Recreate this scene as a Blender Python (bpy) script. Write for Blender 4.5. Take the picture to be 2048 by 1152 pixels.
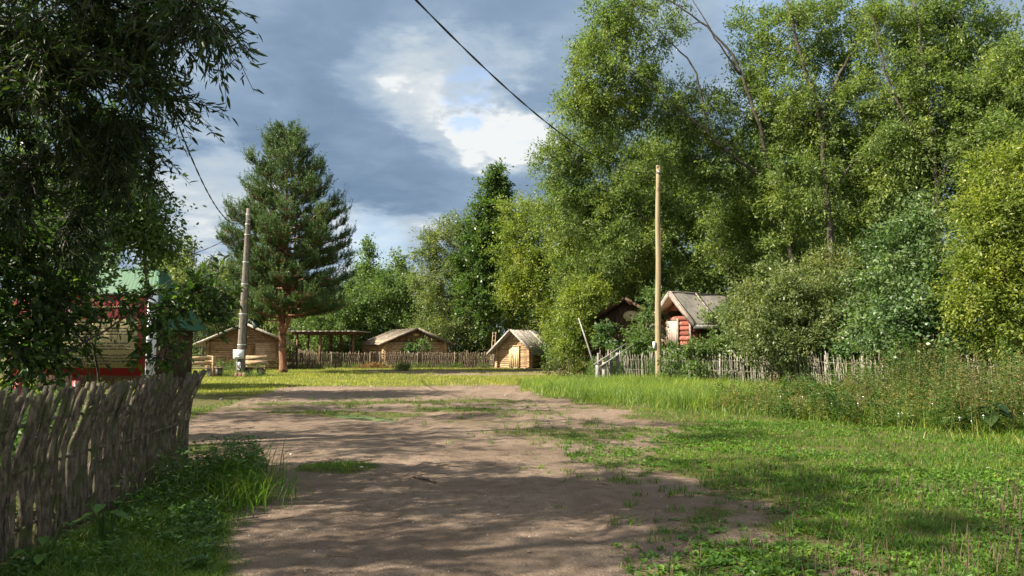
import bpy, math, random
import numpy as np
from mathutils import Vector

for o in list(bpy.data.objects):
    bpy.data.objects.remove(o)
SC = bpy.context.scene
COL = SC.collection
R = math.radians

# ------------------------------------------------------------------ camera, sky, sun, exposure
F = 1462.0                      # focal length in pixels of the 2048 px wide photograph
HORIZON = 690.0
PITCH = math.atan((HORIZON - 576.0) / F)
CAM_Z = 1.6
cam_d = bpy.data.cameras.new("camera")
cam_d.sensor_width = 36.0
cam_d.lens = 36.0 * F / 2048.0
cam_d.clip_start = 0.05
cam_d.clip_end = 3000.0
cam = bpy.data.objects.new("camera", cam_d)
COL.objects.link(cam)
cam.location = (0, 0, CAM_Z)
cam.rotation_euler = (R(90) + PITCH, 0, 0)
SC.camera = cam

SUN_EL, SUN_AZ = 39.5, 18.0     # azimuth: degrees behind the pure left
sun_to = Vector((-math.cos(R(SUN_EL)) * math.cos(R(SUN_AZ)), -math.cos(R(SUN_EL)) * math.sin(R(SUN_AZ)), math.sin(R(SUN_EL))))
sd = bpy.data.lights.new("sun", 'SUN')
sd.energy = 5.0
sd.angle = R(0.55)
sd.color = (1.0, 0.90, 0.75)
sun = bpy.data.objects.new("sun", sd)
COL.objects.link(sun)
sun.rotation_euler = (-sun_to).to_track_quat('-Z', 'Y').to_euler()
sun.location = (-30, -12, 40)

SC.view_settings.view_transform = 'Standard'
SC.view_settings.look = 'None'
SC.view_settings.exposure = 1.68
SC.view_settings.gamma = 1.0
SC.view_settings.use_curve_mapping = False


def W(px, py, d):
    """world point at depth y = d seen at pixel (px, py) of the 2048x1152 photograph"""
    cp, sp = math.cos(PITCH), math.sin(PITCH)
    u, v = (px - 1024.0) / F, (576.0 - py) / F
    dx, dy, dz = u, cp - v * sp, sp + v * cp
    k = d / dy
    return np.array([dx * k, d, CAM_Z + dz * k])


def G0(px, py):
    """ground point seen at a pixel"""
    cp, sp = math.cos(PITCH), math.sin(PITCH)
    u, v = (px - 1024.0) / F, (576.0 - py) / F
    dx, dy, dz = u, cp - v * sp, sp + v * cp
    k = -CAM_Z / dz
    return np.array([dx * k, dy * k, 0.0])


class NT:
    def __init__(self, tree):
        self.t = tree
        tree.nodes.clear()

    def n(self, typ, ins=None, **props):
        nd = self.t.nodes.new(typ)
        for k, v in props.items():
            setattr(nd, k, v)
        for k, v in (ins or {}).items():
            self.set(nd, k, v)
        return nd

    def set(self, nd, k, v):
        s = nd.inputs[k]
        if isinstance(v, bpy.types.NodeSocket):
            self.t.links.new(v, s)
        else:
            s.default_value = v

    def math(self, op, a, b=None, c=None, clamp=False):
        nd = self.t.nodes.new('ShaderNodeMath')
        nd.operation = op
        nd.use_clamp = clamp
        for i, v in enumerate((a, b, c)):
            if v is not None:
                self.set(nd, i, v)
        return nd.outputs[0]

    def mix(self, f, a, b, mode='MIX'):
        nd = self.t.nodes.new('ShaderNodeMix')
        nd.data_type = 'RGBA'
        nd.blend_type = mode
        self.set(nd, 0, f)
        self.set(nd, 6, a)
        self.set(nd, 7, b)
        return nd.outputs[2]

    def ramp(self, f, stops, interp='LINEAR'):
        nd = self.t.nodes.new('ShaderNodeValToRGB')
        nd.color_ramp.interpolation = interp
        el = nd.color_ramp.elements
        while len(el) < len(stops):
            el.new(0.5)
        for e, (p, c) in zip(el, stops):
            e.position = p
            e.color = c if len(c) == 4 else (*c, 1)
        self.set(nd, 0, f)
        return nd.outputs[0]

    def noise(self, vec, scale, detail=4, rough=0.55, dist=0.0):
        nd = self.n('ShaderNodeTexNoise', {'Scale': scale, 'Detail': detail, 'Roughness': rough, 'Distortion': dist})
        if vec is not None:
            self.t.links.new(vec, nd.inputs['Vector'])
        return nd.outputs[0]

    def smooth(self, v, a, b):
        nd = self.n('ShaderNodeMapRange', interpolation_type='SMOOTHSTEP')
        self.set(nd, 0, v)
        self.set(nd, 1, a)
        self.set(nd, 2, b)
        return nd.outputs[0]


def c4(c):
    return (c[0], c[1], c[2], 1.0)


# ---- world: physical sky behind a broken deck of cloud
world = bpy.data.worlds.new("World")
SC.world = world
world.use_nodes = True
try:
    world.cycles.sampling_method = 'MANUAL'
    world.cycles.sample_map_resolution = 512
except Exception:
    pass
w = NT(world.node_tree)
sky = w.n('ShaderNodeTexSky', sky_type='NISHITA', sun_disc=False, sun_elevation=R(SUN_EL))
sky.sun_rotation = math.atan2(sun_to.x, sun_to.y) % (2 * math.pi)
bg_sky = w.n('ShaderNodeBackground', {'Color': sky.outputs[0], 'Strength': 0.085})
tc = w.n('ShaderNodeTexCoord')
dirv = tc.outputs['Generated']
sep = w.n('ShaderNodeSeparateXYZ', {0: dirv})
zz = w.math('ADD', w.math('MAXIMUM', sep.outputs[2], 0.0), 0.16)
comb = w.n('ShaderNodeCombineXYZ', {0: w.math('DIVIDE', sep.outputs[0], zz), 1: w.math('DIVIDE', sep.outputs[1], zz), 2: 0.37})
cv = comb.outputs[0]
n1 = w.noise(cv, 0.85, 7, 0.52, 0.35)
n2 = w.noise(cv, 2.1, 6, 0.55, 0.2)
n3 = w.noise(cv, 0.38, 3, 0.5, 0.0)


def spot(px, py, r_in, r_out, wob=1.0):
    v = Vector(W(px, py, 1.0)) - Vector((0, 0, CAM_Z))
    v.normalize()
    dp = w.n('ShaderNodeVectorMath', operation='DOT_PRODUCT')
    w.t.links.new(dirv, dp.inputs[0])
    dp.inputs[1].default_value = v
    # wobble the rim with the cloud noise
    val = w.math('ADD', dp.outputs['Value'], w.math('MULTIPLY', w.math('SUBTRACT', n2, 0.5), 0.022 * wob))
    return w.smooth(val, math.cos(R(r_out)), math.cos(R(r_in)))


def add(*vs):
    r = vs[0]
    for v in vs[1:]:
        r = w.math('ADD', r, v)
    return r


n4 = w.noise(cv, 5.5, 6, 0.6, 0.3)
edge = w.math('ADD', w.math('MULTIPLY', w.math('SUBTRACT', n2, 0.5), 2.6), w.math('MULTIPLY', w.math('SUBTRACT', n4, 0.5), 1.5))


def puff(px, py, r, lo=0.45, hi=1.25):
    """a sunlit bank of cloud: a soft disc broken up by the noise"""
    return w.smooth(w.math('ADD', w.math('MULTIPLY', spot(px, py, 0.0, r, 0.5), 1.25), edge), lo, hi)


lum = add(w.math('MULTIPLY', w.smooth(n1, 0.34, 0.72), 0.36),
          w.math('MULTIPLY', w.smooth(n2, 0.32, 0.72), 0.24),
          w.math('MULTIPLY', w.smooth(n4, 0.35, 0.75), 0.15), 0.05,
          w.math('MULTIPLY', puff(1005, 250, 5.0, 0.3, 1.9), 0.62),
          w.math('MULTIPLY', spot(985, 270, 0.0, 7.0, 0.6), 0.14),
          w.math('MULTIPLY', puff(930, 180, 8.5), 0.26),
          w.math('MULTIPLY', puff(780, 150, 6.0, 0.5, 1.4), 0.20),
          w.math('MULTIPLY', puff(370, 420, 8.5, 0.3, 1.2), 0.36),
          w.math('MULTIPLY', puff(790, 525, 6.5, 0.2, 1.1), 0.36),
          w.math('MULTIPLY', spot(640, 300, 0.0, 11.0), -0.12),
          w.math('MULTIPLY', spot(620, 60, 0.0, 12.0), -0.06),
          w.math('MULTIPLY', spot(1080, 60, 0.0, 8.0), -0.14))
cloud_col = w.ramp(lum, [(0.0, (0.055, 0.084, 0.124)), (0.28, (0.084, 0.118, 0.163)), (0.52, (0.130, 0.165, 0.205)), (0.8, (0.188, 0.212, 0.232)), (1.0, (0.280, 0.290, 0.290))])
# brighter unseen cloud added overhead and behind the camera to lift the ambient fill
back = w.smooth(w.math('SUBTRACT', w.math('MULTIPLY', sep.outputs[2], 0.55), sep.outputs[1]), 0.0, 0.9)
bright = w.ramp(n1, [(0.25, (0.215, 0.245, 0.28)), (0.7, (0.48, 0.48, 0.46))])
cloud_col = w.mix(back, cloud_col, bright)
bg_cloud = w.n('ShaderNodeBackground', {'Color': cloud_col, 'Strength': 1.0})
hole = w.math('MAXIMUM', w.math('MAXIMUM', w.math('MULTIPLY', w.smooth(add(spot(962, 176, 0.0, 4.2, 0.3), w.math('MULTIPLY', w.math('SUBTRACT', n4, 0.5), 3.4), w.math('MULTIPLY', w.math('SUBTRACT', n2, 0.5), 1.5)), 0.55, 1.25), 0.62), w.math('MULTIPLY', spot(1590, 60, 0.5, 6), 0.55)),
              w.math('MAXIMUM', w.math('MULTIPLY', spot(750, 490, 0.3, 3.0, 0.1), 0.3), w.math('MULTIPLY', w.smooth(n3, 0.58, 0.72), 0.3)))
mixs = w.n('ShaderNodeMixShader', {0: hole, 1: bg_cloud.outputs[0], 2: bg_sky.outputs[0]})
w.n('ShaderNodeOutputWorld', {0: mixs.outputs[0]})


# ------------------------------------------------------------------ mesh helpers
def link(o, parent=None):
    COL.objects.link(o)
    if parent is not None:
        o.parent = parent
    return o


def tag(o, label=None, cat=None, group=None, kind=None):
    if label:
        o['label'] = label
    if cat:
        o['category'] = cat
    if group:
        o['group'] = group
    if kind:
        o['kind'] = kind
    return o


def thing(name, label, cat, loc=(0, 0, 0), rz=0.0, group=None):
    o = bpy.data.objects.new(name, None)
    o.empty_display_size = 0.2
    COL.objects.link(o)
    o.location = loc
    o.rotation_euler = (0, 0, rz)
    return tag(o, label, cat, group)


def copy_tree(root, loc, rz=0.0, scale=1.0, label=None, group=None):
    r = root.copy()
    COL.objects.link(r)
    r.location = loc
    r.rotation_euler = (0, 0, rz)
    r.scale = (scale, scale, scale) if not isinstance(scale, tuple) else scale
    if label:
        r['label'] = label
    if group:
        r['group'] = group
    for ch in list(root.children):
        c = ch.copy()
        COL.objects.link(c)
        c.parent = r
        for g in list(ch.children):
            e = g.copy()
            COL.objects.link(e)
            e.parent = c
    return r


class MB:
    """collects vertices and faces, then links them as ONE mesh object"""

    def __init__(self):
        self.V, self.Fs, self.n = [], [], 0

    def add(self, V, Fc):
        V = np.asarray(V, dtype=np.float32).reshape(-1, 3)
        if isinstance(Fc, np.ndarray):
            self.Fs.append(Fc.astype(np.int64) + self.n)
        else:
            by = {}
            for f in Fc:
                by.setdefault(len(f), []).append(f)
            for k, fl in by.items():
                self.Fs.append(np.array(fl, dtype=np.int64) + self.n)
        self.V.append(V)
        self.n += len(V)
        return self

    def obox(self, c, ax, ay, az):
        c, ax, ay, az = (np.asarray(v, dtype=float) for v in (c, ax, ay, az))
        V = [c + sx * ax + sy * ay + sz * az for sz in (-1, 1) for sy in (-1, 1) for sx in (-1, 1)]
        return self.add(V, [(0, 2, 3, 1), (4, 5, 7, 6), (0, 1, 5, 4), (2, 6, 7, 3), (0, 4, 6, 2), (1, 3, 7, 5)])

    def box(self, c, size):
        return self.obox(c, (size[0] / 2, 0, 0), (0, size[1] / 2, 0), (0, 0, size[2] / 2))

    def plank(self, a, b, wdir, wid, th):
        """plank from a to b; wdir = its width direction"""
        a, b, wdir = (np.asarray(v, dtype=float) for v in (a, b, wdir))
        d = b - a
        l = np.linalg.norm(d)
        d = d / l
        wdir = wdir - d * np.dot(wdir, d)
        wdir /= np.linalg.norm(wdir)
        nn = np.cross(d, wdir)
        return self.obox((a + b) / 2, d * l / 2, wdir * wid / 2, nn * th / 2)

    def tube(self, P, rad, sides=8, caps=True):
        P = np.asarray(P, dtype=float)
        m = len(P)
        rad = np.broadcast_to(np.asarray(rad, dtype=float), (m,))
        T = np.gradient(P, axis=0)
        T /= np.linalg.norm(T, axis=1)[:, None] + 1e-9
        ref = np.array([0.0, 0, 1]) if abs(T[:, 2]).mean() < 0.8 else np.array([1.0, 0.1, 0])
        A = np.cross(T, ref)
        A /= np.linalg.norm(A, axis=1)[:, None] + 1e-9
        B = np.cross(T, A)
        th = np.arange(sides) * 2 * math.pi / sides
        V = P[:, None, :] + rad[:, None, None] * (np.cos(th)[None, :, None] * A[:, None, :] + np.sin(th)[None, :, None] * B[:, None, :])
        V = V.reshape(-1, 3)
        i = np.arange(m - 1)[:, None] * sides
        j = np.arange(sides)[None, :]
        k = (j + 1) % sides
        Q = np.stack([i + j, i + k, i + sides + k, i + sides + j], axis=-1).reshape(-1, 4)
        self.add(V, Q)
        if caps:
            base = self.n - len(V)
            self.Fs.append(np.array([list(range(sides))[::-1]], dtype=np.int64) + base)
            self.Fs.append(np.array([list(range(sides))], dtype=np.int64) + base + (m - 1) * sides)
        return self

    def lathe(self, c, prof, sides=16, axis=(0, 0, 1)):
        """profile of (radius, height) about an axis through c"""
        ax = np.asarray(axis, dtype=float)
        ax /= np.linalg.norm(ax)
        P = [np.asarray(c, dtype=float) + ax * h for r, h in prof]
        ref = np.array([1.0, 0, 0]) if abs(ax[0]) < 0.8 else np.array([0, 1.0, 0])
        A = np.cross(ax, ref)
        A /= np.linalg.norm(A)
        B = np.cross(ax, A)
        th = np.arange(sides) * 2 * math.pi / sides
        V = np.array([p + r * (math.cos(t) * A + math.sin(t) * B) for p, (r, h) in zip(P, prof) for t in th])
        Q = [(i * sides + j, i * sides + (j + 1) % sides, (i + 1) * sides + (j + 1) % sides, (i + 1) * sides + j)
             for i in range(len(prof) - 1) for j in range(sides)]
        Q.append(tuple(range(sides))[::-1])
        Q.append(tuple((len(prof) - 1) * sides + j for j in range(sides)))
        return self.add(V, Q)

    def build(self, name, mat, parent=None, smooth=False):
        me = bpy.data.meshes.new(name)
        V = np.concatenate(self.V).astype(np.float32)
        me.vertices.add(len(V))
        me.vertices.foreach_set('co', V.ravel())
        loops = np.concatenate([f.ravel() for f in self.Fs]).astype(np.int32)
        sizes = np.concatenate([np.full(len(f), f.shape[1]) for f in self.Fs])
        starts = np.concatenate([[0], np.cumsum(sizes)[:-1]]).astype(np.int32)
        me.loops.add(len(loops))
        me.loops.foreach_set('vertex_index', loops)
        me.polygons.add(len(sizes))
        me.polygons.foreach_set('loop_start', starts)
        if smooth:
            me.polygons.foreach_set('use_smooth', np.ones(len(sizes), dtype=bool))
        me.update(calc_edges=True)
        me.validate()
        if mat is not None:
            me.materials.append(mat)
        o = bpy.data.objects.new(name, me)
        return link(o, parent)


def unit(v):
    return v / (np.linalg.norm(v, axis=-1, keepdims=True) + 1e-9)


def leaf_arrays(P, D, N, L, Wd, fold=0.25, six=False, curl=0.0):
    """P base, D direction, N rough normal, L length, Wd width -> vertices and quads, one blade per leaf"""
    n = len(P)
    D = unit(D)
    S = unit(np.cross(D, N))
    N2 = np.cross(S, D)
    L = L[:, None]
    Wd = Wd[:, None] * 0.5
    if six:
        base, tip = P, P + D * L - N2 * L * curl
        a, b = 0.30, 0.66
        l1 = P + D * L * a + S * Wd + N2 * Wd * fold
        r1 = P + D * L * a - S * Wd + N2 * Wd * fold
        l2 = P + D * L * b + S * Wd * 0.8 + N2 * (Wd * fold - L * curl * 0.4)
        r2 = P + D * L * b - S * Wd * 0.8 + N2 * (Wd * fold - L * curl * 0.4)
        V = np.stack([base, l1, l2, tip, r2, r1], axis=1).reshape(-1, 3)
        k = np.arange(n)[:, None] * 6
        Q = np.concatenate([k + np.array([[0, 1, 2, 3]]), k + np.array([[0, 3, 4, 5]])])
        return V, Q
    l1 = P + D * L * 0.45 + S * Wd + N2 * Wd * fold
    r1 = P + D * L * 0.45 - S * Wd + N2 * Wd * fold
    V = np.stack([P, l1, P + D * L, r1], axis=1).reshape(-1, 3)
    k = np.arange(n)[:, None] * 4
    return V, k + np.array([[0, 1, 2, 3]])


def blade_arrays(P, H, Wd, az, lean, nseg=2, curve=1.6):
    """grass blades: base, height, width, azimuth of the lean, horizontal reach"""
    n = len(P)
    dirh = np.stack([np.cos(az), np.sin(az), np.zeros(n)], 1)
    side = np.stack([-np.sin(az), np.cos(az), np.zeros(n)], 1)
    rows = []
    for k in range(nseg):
        t = k / nseg
        c = P + dirh * (lean * t ** curve)[:, None] + np.array([0, 0, 1.0]) * (H * (t - 0.15 * t * t))[:, None]
        wv = side * (Wd * 0.5 * (1 - 0.55 * t))[:, None]
        rows += [c - wv, c + wv]
    tip = P + dirh * lean[:, None] + np.array([0, 0, 1.0]) * (H * 0.85)[:, None]
    V = np.stack(rows + [tip], 1)
    m = V.shape[1]
    k = np.arange(n)[:, None] * m
    quads = [k + np.array([[2 * i, 2 * i + 1, 2 * i + 3, 2 * i + 2]]) for i in range(nseg - 1)]
    tris = k + np.array([[2 * nseg - 2, 2 * nseg - 1, 2 * nseg]])
    return V.reshape(-1, 3), (np.concatenate(quads) if quads else None), tris


def add_blades(mb, *a, **k):
    V, Q, T = blade_arrays(*a, **k)
    base = mb.n
    mb.V.append(V.astype(np.float32))
    if Q is not None:
        mb.Fs.append(Q.astype(np.int64) + base)
    mb.Fs.append(T.astype(np.int64) + base)
    mb.n += len(V)


_rs = np.random.RandomState(5)
_LAT = _rs.rand(256, 256)


def vnoise(x, y, s, ox=0.0):
    x, y = np.asarray(x) / s + 50.3 + ox, np.asarray(y) / s + 71.7 + ox * 1.7
    xi, yi = np.floor(x).astype(int), np.floor(y).astype(int)
    fx, fy = x - xi, y - yi
    fx, fy = fx * fx * (3 - 2 * fx), fy * fy * (3 - 2 * fy)
    g = lambda a, b: _LAT[a % 256, b % 256]
    return (g(xi, yi) * (1 - fx) + g(xi + 1, yi) * fx) * (1 - fy) + (g(xi, yi + 1) * (1 - fx) + g(xi + 1, yi + 1) * fx) * fy


def fnoise(x, y, s, ox=0.0):
    return 0.5 * vnoise(x, y, s, ox) + 0.3 * vnoise(x, y, s * 0.45, ox + 3) + 0.2 * vnoise(x, y, s * 0.2, ox + 7)


def sstep(a, b, v):
    t = np.clip((v - a) / (b - a), 0, 1)
    return t * t * (3 - 2 * t)


# ------------------------------------------------------------------ materials
def new_mat(name):
    m = bpy.data.materials.new(name)
    m.use_nodes = True
    return m, NT(m.node_tree)


def finish(nt, shader):
    nt.n('ShaderNodeOutputMaterial', {0: shader})


def leaf_mat(name, dark, light, accent=None, trans=0.42, rough=0.50, clump=0.55, spec=0.32):
    m, t = new_mat(name)
    geo = t.n('ShaderNodeNewGeometry')
    rnd = geo.outputs['Random Per Island']
    stops = [(0.0, dark), (0.75, light)]
    stops.append((1.0, accent if accent else light))
    col = t.ramp(rnd, stops)
    tcn = t.n('ShaderNodeTexCoord')
    nz = t.noise(tcn.outputs['Object'], clump, 3, 0.6)
    tint = t.ramp(nz, [(0.30, (0.62, 0.70, 0.66)), (0.52, (1, 1, 1)), (0.72, (1.32, 1.18, 0.85))])
    col = t.mix(1.0, col, tint, 'MULTIPLY')
    p = t.n('ShaderNodeBsdfPrincipled', {'Base Color': col, 'Roughness': rough, 'Specular IOR Level': spec})
    tr_col = t.mix(1.0, col, (1.5, 1.75, 0.75, 1), 'MULTIPLY')
    tr = t.n('ShaderNodeBsdfTranslucent', {'Color': tr_col})
    mx = t.n('ShaderNodeMixShader', {0: trans, 1: p.outputs[0], 2: tr.outputs[0]})
    finish(t, mx.outputs[0])
    return m


def rough_mat(name, c1, c2, scale=6.0, stretch=(1, 1, 1), rough=0.85, bump=0.3, island=0.25, c3=None, c3_at=0.62, bscale=None, spec=0.3):
    """wood, bark, stone: two tones by noise, tone shift per board, grain bump, optional stains"""
    m, t = new_mat(name)
    tcn = t.n('ShaderNodeTexCoord')
    mp = t.n('ShaderNodeMapping', {'Vector': tcn.outputs['Object'], 'Scale': stretch})
    v = mp.outputs[0]
    nz = t.noise(v, scale, 6, 0.6, 0.3)
    col = t.mix(t.smooth(nz, 0.33, 0.68), c4(c1), c4(c2))
    if c3 is not None:
        st = t.noise(tcn.outputs['Object'], scale * 0.45, 5, 0.65)
        col = t.mix(t.smooth(st, c3_at, c3_at + 0.1), col, c4(c3))
    if island:
        geo = t.n('ShaderNodeNewGeometry')
        f = t.math('MULTIPLY_ADD', geo.outputs['Random Per Island'], island * 2, 1.0 - island)
        cm = t.n('ShaderNodeCombineXYZ', {0: f, 1: f, 2: f})
        col = t.mix(1.0, col, cm.outputs[0], 'MULTIPLY')
    fine = t.noise(v, (bscale or scale * 3.5), 5, 0.65)
    bp = t.n('ShaderNodeBump', {'Strength': bump, 'Distance': 0.03, 'Height': fine})
    p = t.n('ShaderNodeBsdfPrincipled', {'Base Color': col, 'Roughness': rough, 'Specular IOR Level': spec, 'Normal': bp.outputs[0]})
    finish(t, p.outputs[0])
    return m


def flat_mat(name, c, rough=0.6, metal=0.0, var=0.12, scale=9.0):
    m, t = new_mat(name)
    tcn = t.n('ShaderNodeTexCoord')
    nz = t.noise(tcn.outputs['Object'], scale, 5, 0.6)
    col = t.mix(t.smooth(nz, 0.3, 0.7), c4([x * (1 - var) for x in c]), c4([min(1, x * (1 + var)) for x in c]))
    p = t.n('ShaderNodeBsdfPrincipled', {'Base Color': col, 'Roughness': rough, 'Metallic': metal})
    finish(t, p.outputs[0])
    return m


M = {}
M['willow'] = leaf_mat('willow_leaf', (0.062, 0.098, 0.026), (0.140, 0.190, 0.052), (0.22, 0.26, 0.08))
M['willow_grey'] = leaf_mat('grey_willow_leaf', (0.070, 0.094, 0.034), (0.150, 0.182, 0.070), (0.24, 0.26, 0.12), rough=0.38)
M['yellow_leaf'] = leaf_mat('yellowing_leaf', (0.078, 0.112, 0.020), (0.172, 0.212, 0.036), (0.28, 0.30, 0.06))
M['alder'] = leaf_mat('alder_leaf', (0.034, 0.066, 0.018), (0.074, 0.122, 0.032), (0.11, 0.16, 0.05), rough=0.36)
M['goat'] = leaf_mat('goat_willow_leaf', (0.050, 0.092, 0.034), (0.120, 0.180, 0.075), (0.20, 0.26, 0.12), rough=0.36)
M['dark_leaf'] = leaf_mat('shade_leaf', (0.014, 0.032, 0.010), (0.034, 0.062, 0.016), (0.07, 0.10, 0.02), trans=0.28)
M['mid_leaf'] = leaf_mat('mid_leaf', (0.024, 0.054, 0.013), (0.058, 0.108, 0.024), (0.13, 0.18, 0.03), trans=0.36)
M['birch'] = leaf_mat('birch_leaf', (0.052, 0.094, 0.028), (0.104, 0.156, 0.046), (0.15, 0.20, 0.07))
M['far_leaf'] = leaf_mat('far_leaf', (0.056, 0.094, 0.030), (0.118, 0.170, 0.050), (0.17, 0.22, 0.08))
M['needle'] = leaf_mat('pine_needle', (0.036, 0.078, 0.026), (0.082, 0.135, 0.042), (0.14, 0.17, 0.05), trans=0.2, rough=0.45, clump=0.9)
M['grass'] = leaf_mat('grass_blade', (0.036, 0.092, 0.009), (0.090, 0.176, 0.016), (0.21, 0.21, 0.05), trans=0.45, rough=0.5, clump=0.8)
M['grass_dry'] = leaf_mat('meadow_blade', (0.150, 0.185, 0.024), (0.280, 0.290, 0.040), (0.46, 0.40, 0.14), trans=0.4, rough=0.5, clump=0.7)
M['grass_tall'] = leaf_mat('tall_blade', (0.070, 0.130, 0.024), (0.170, 0.245, 0.040), (0.36, 0.36, 0.11), trans=0.45, rough=0.45, clump=0.5)
M['plantain'] = leaf_mat('plantain_leaf', (0.040, 0.100, 0.014), (0.085, 0.170, 0.020), (0.14, 0.21, 0.03), trans=0.3, rough=0.40, clump=1.1)
M['weed'] = leaf_mat('weed_leaf', (0.048, 0.076, 0.020), (0.110, 0.136, 0.036), (0.20, 0.17, 0.06), trans=0.3, clump=0.8)
M['weed_brown'] = leaf_mat('dry_weed', (0.095, 0.070, 0.026), (0.180, 0.135, 0.050), (0.28, 0.20, 0.09), trans=0.3, clump=0.8)
M['nettle'] = leaf_mat('nettle_leaf', (0.030, 0.074, 0.016), (0.062, 0.125, 0.024), (0.09, 0.15, 0.03), trans=0.32, clump=1.4)
M['petal'] = flat_mat('white_petal', (0.75, 0.75, 0.70), 0.6)
M['pink'] = flat_mat('pink_petal', (0.62, 0.08, 0.20), 0.6)
M['seed'] = flat_mat('seed_stalk', (0.070, 0.045, 0.026), 0.8)
M['straw'] = flat_mat('straw', (0.36, 0.24, 0.09), 0.8, var=0.35)
M['bark_dark'] = rough_mat('dark_bark', (0.030, 0.024, 0.018), (0.085, 0.072, 0.055), 3.0, (3, 3, 0.6), bump=0.8, island=0.0)
M['bark_grey'] = rough_mat('grey_bark', (0.075, 0.065, 0.050), (0.190, 0.170, 0.135), 3.0, (3, 3, 0.7), bump=0.8, island=0.0)
M['bark_pine'] = rough_mat('pine_bark', (0.130, 0.060, 0.034), (0.270, 0.135, 0.070), 3.5, (2, 2, 0.7), bump=1.0, island=0.0, c3=(0.055, 0.036, 0.026), c3_at=0.52)
M['stake'] = rough_mat('stake_bark', (0.046, 0.037, 0.025), (0.175, 0.146, 0.102), 13.0, (2.0, 2.0, 0.55), bump=1.0, island=0.55, c3=(0.070, 0.080, 0.028), c3_at=0.50)
M['stake_grey'] = rough_mat('grey_stake', (0.115, 0.102, 0.082), (0.275, 0.25, 0.21), 7.0, (2, 2, 0.6), bump=0.5, island=0.35)
M['stake_far'] = rough_mat('brown_stake', (0.085, 0.062, 0.040), (0.190, 0.150, 0.100), 7.0, (2, 2, 0.6), bump=0.5, island=0.4)
M['log'] = rough_mat('hut_log', (0.180, 0.108, 0.056), (0.320, 0.208, 0.115), 4.0, (1, 1, 2.5), bump=0.5, island=0.25, c3=(0.15, 0.085, 0.045))
M['log_pale'] = rough_mat('pale_hut_log', (0.270, 0.172, 0.092), (0.430, 0.300, 0.175), 4.0, (1, 1, 2.5), bump=0.5, island=0.22, c3=(0.22, 0.12, 0.06), c3_at=0.6)
M['log_red'] = rough_mat('red_hut_log', (0.150, 0.036, 0.023), (0.225, 0.074, 0.050), 4.0, (1, 1, 2.0), bump=0.6, island=0.35, c3=(0.29, 0.195, 0.145), c3_at=0.50)
M['red_board'] = rough_mat('red_gable_board', (0.28, 0.062, 0.034), (0.35, 0.115, 0.066), 5.0, bump=0.3, island=0.2, c3=(0.36, 0.22, 0.15), c3_at=0.6)
M['board_grey'] = rough_mat('grey_roof_board', (0.20, 0.175, 0.145), (0.40, 0.36, 0.31), 5.0, (1.5, 1.5, 1.5), bump=0.5, island=0.42, c3=(0.095, 0.08, 0.06), c3_at=0.58)
M['board_brown'] = rough_mat('brown_roof_board', (0.125, 0.100, 0.076), (0.300, 0.250, 0.195), 5.0, bump=0.5, island=0.45, c3=(0.06, 0.05, 0.035), c3_at=0.56)
M['board_dark'] = rough_mat('dark_barn_board', (0.040, 0.024, 0.015), (0.090, 0.052, 0.030), 5.0, (3, 3, 0.5), bump=0.5, island=0.35)
M['board_warm'] = rough_mat('warm_board', (0.160, 0.088, 0.045), (0.280, 0.165, 0.085), 5.0, (3, 3, 0.6), bump=0.4, island=0.25)
M['shelter_wood'] = rough_mat('shelter_post', (0.095, 0.046, 0.026), (0.180, 0.095, 0.055), 5.0, (3, 3, 0.6), bump=0.4, island=0.25)
M['door'] = rough_mat('door_board', (0.40, 0.28, 0.14), (0.56, 0.42, 0.24), 5.0, (4, 4, 0.5), bump=0.4, island=0.18)
M['door_brown'] = rough_mat('brown_door_board', (0.20, 0.10, 0.045), (0.30, 0.16, 0.075), 5.0, (4, 4, 0.5), bump=0.4, island=0.18)
M['felt'] = rough_mat('roof_felt', (0.20, 0.185, 0.160), (0.30, 0.275, 0.240), 2.2, bump=0.35, island=0.0, c3=(0.22, 0.20, 0.16), c3_at=0.62)
M['trim_pale'] = rough_mat('pale_trim', (0.15, 0.125, 0.105), (0.28, 0.240, 0.205), 6.0, bump=0.3, island=0.1, c3=(0.33, 0.16, 0.11), c3_at=0.6)
M['bench_wood'] = rough_mat('bench_wood', (0.220, 0.150, 0.085), (0.400, 0.300, 0.185), 5.0, (1, 1, 2), bump=0.4, island=0.25)
M['pole_wood'] = rough_mat('pole_wood', (0.190, 0.148, 0.082), (0.305, 0.248, 0.150), 3.4, (5, 5, 0.18), bump=0.6, island=0.0, c3=(0.14, 0.10, 0.055), c3_at=0.56)
M['pole_grey'] = rough_mat('weathered_pole', (0.085, 0.076, 0.064), (0.195, 0.170, 0.135), 5.0, (3, 3, 0.8), bump=0.5, island=0.0, c3=(0.30, 0.20, 0.07), c3_at=0.60)
M['grey_wood'] = rough_mat('silver_wood', (0.14, 0.135, 0.125), (0.28, 0.27, 0.25), 5.0, (2, 2, 1), bump=0.4, island=0.2)
M['stick'] = rough_mat('stick_bark', (0.080, 0.058, 0.042), (0.190, 0.140, 0.100), 30.0, bump=0.6, island=0.0)
M['stone'] = rough_mat('pebble', (0.12, 0.10, 0.08), (0.30, 0.27, 0.24), 12.0, bump=0.4, island=0.4)
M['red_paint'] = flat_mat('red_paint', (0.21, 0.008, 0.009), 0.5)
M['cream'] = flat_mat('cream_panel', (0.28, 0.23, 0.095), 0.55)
M['white_paint'] = flat_mat('white_paint', (0.74, 0.76, 0.80), 0.5)
M['ink'] = flat_mat('printed_ink', (0.040, 0.030, 0.016), 0.7)
M['metal_white'] = flat_mat('painted_steel', (0.60, 0.65, 0.62), 0.45, 0.0)
M['metal_grey'] = flat_mat('grey_steel', (0.34, 0.35, 0.35), 0.4, 0.6)
M['metal_dark'] = flat_mat('dark_green_steel', (0.020, 0.040, 0.034), 0.5, 0.2)
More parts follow.
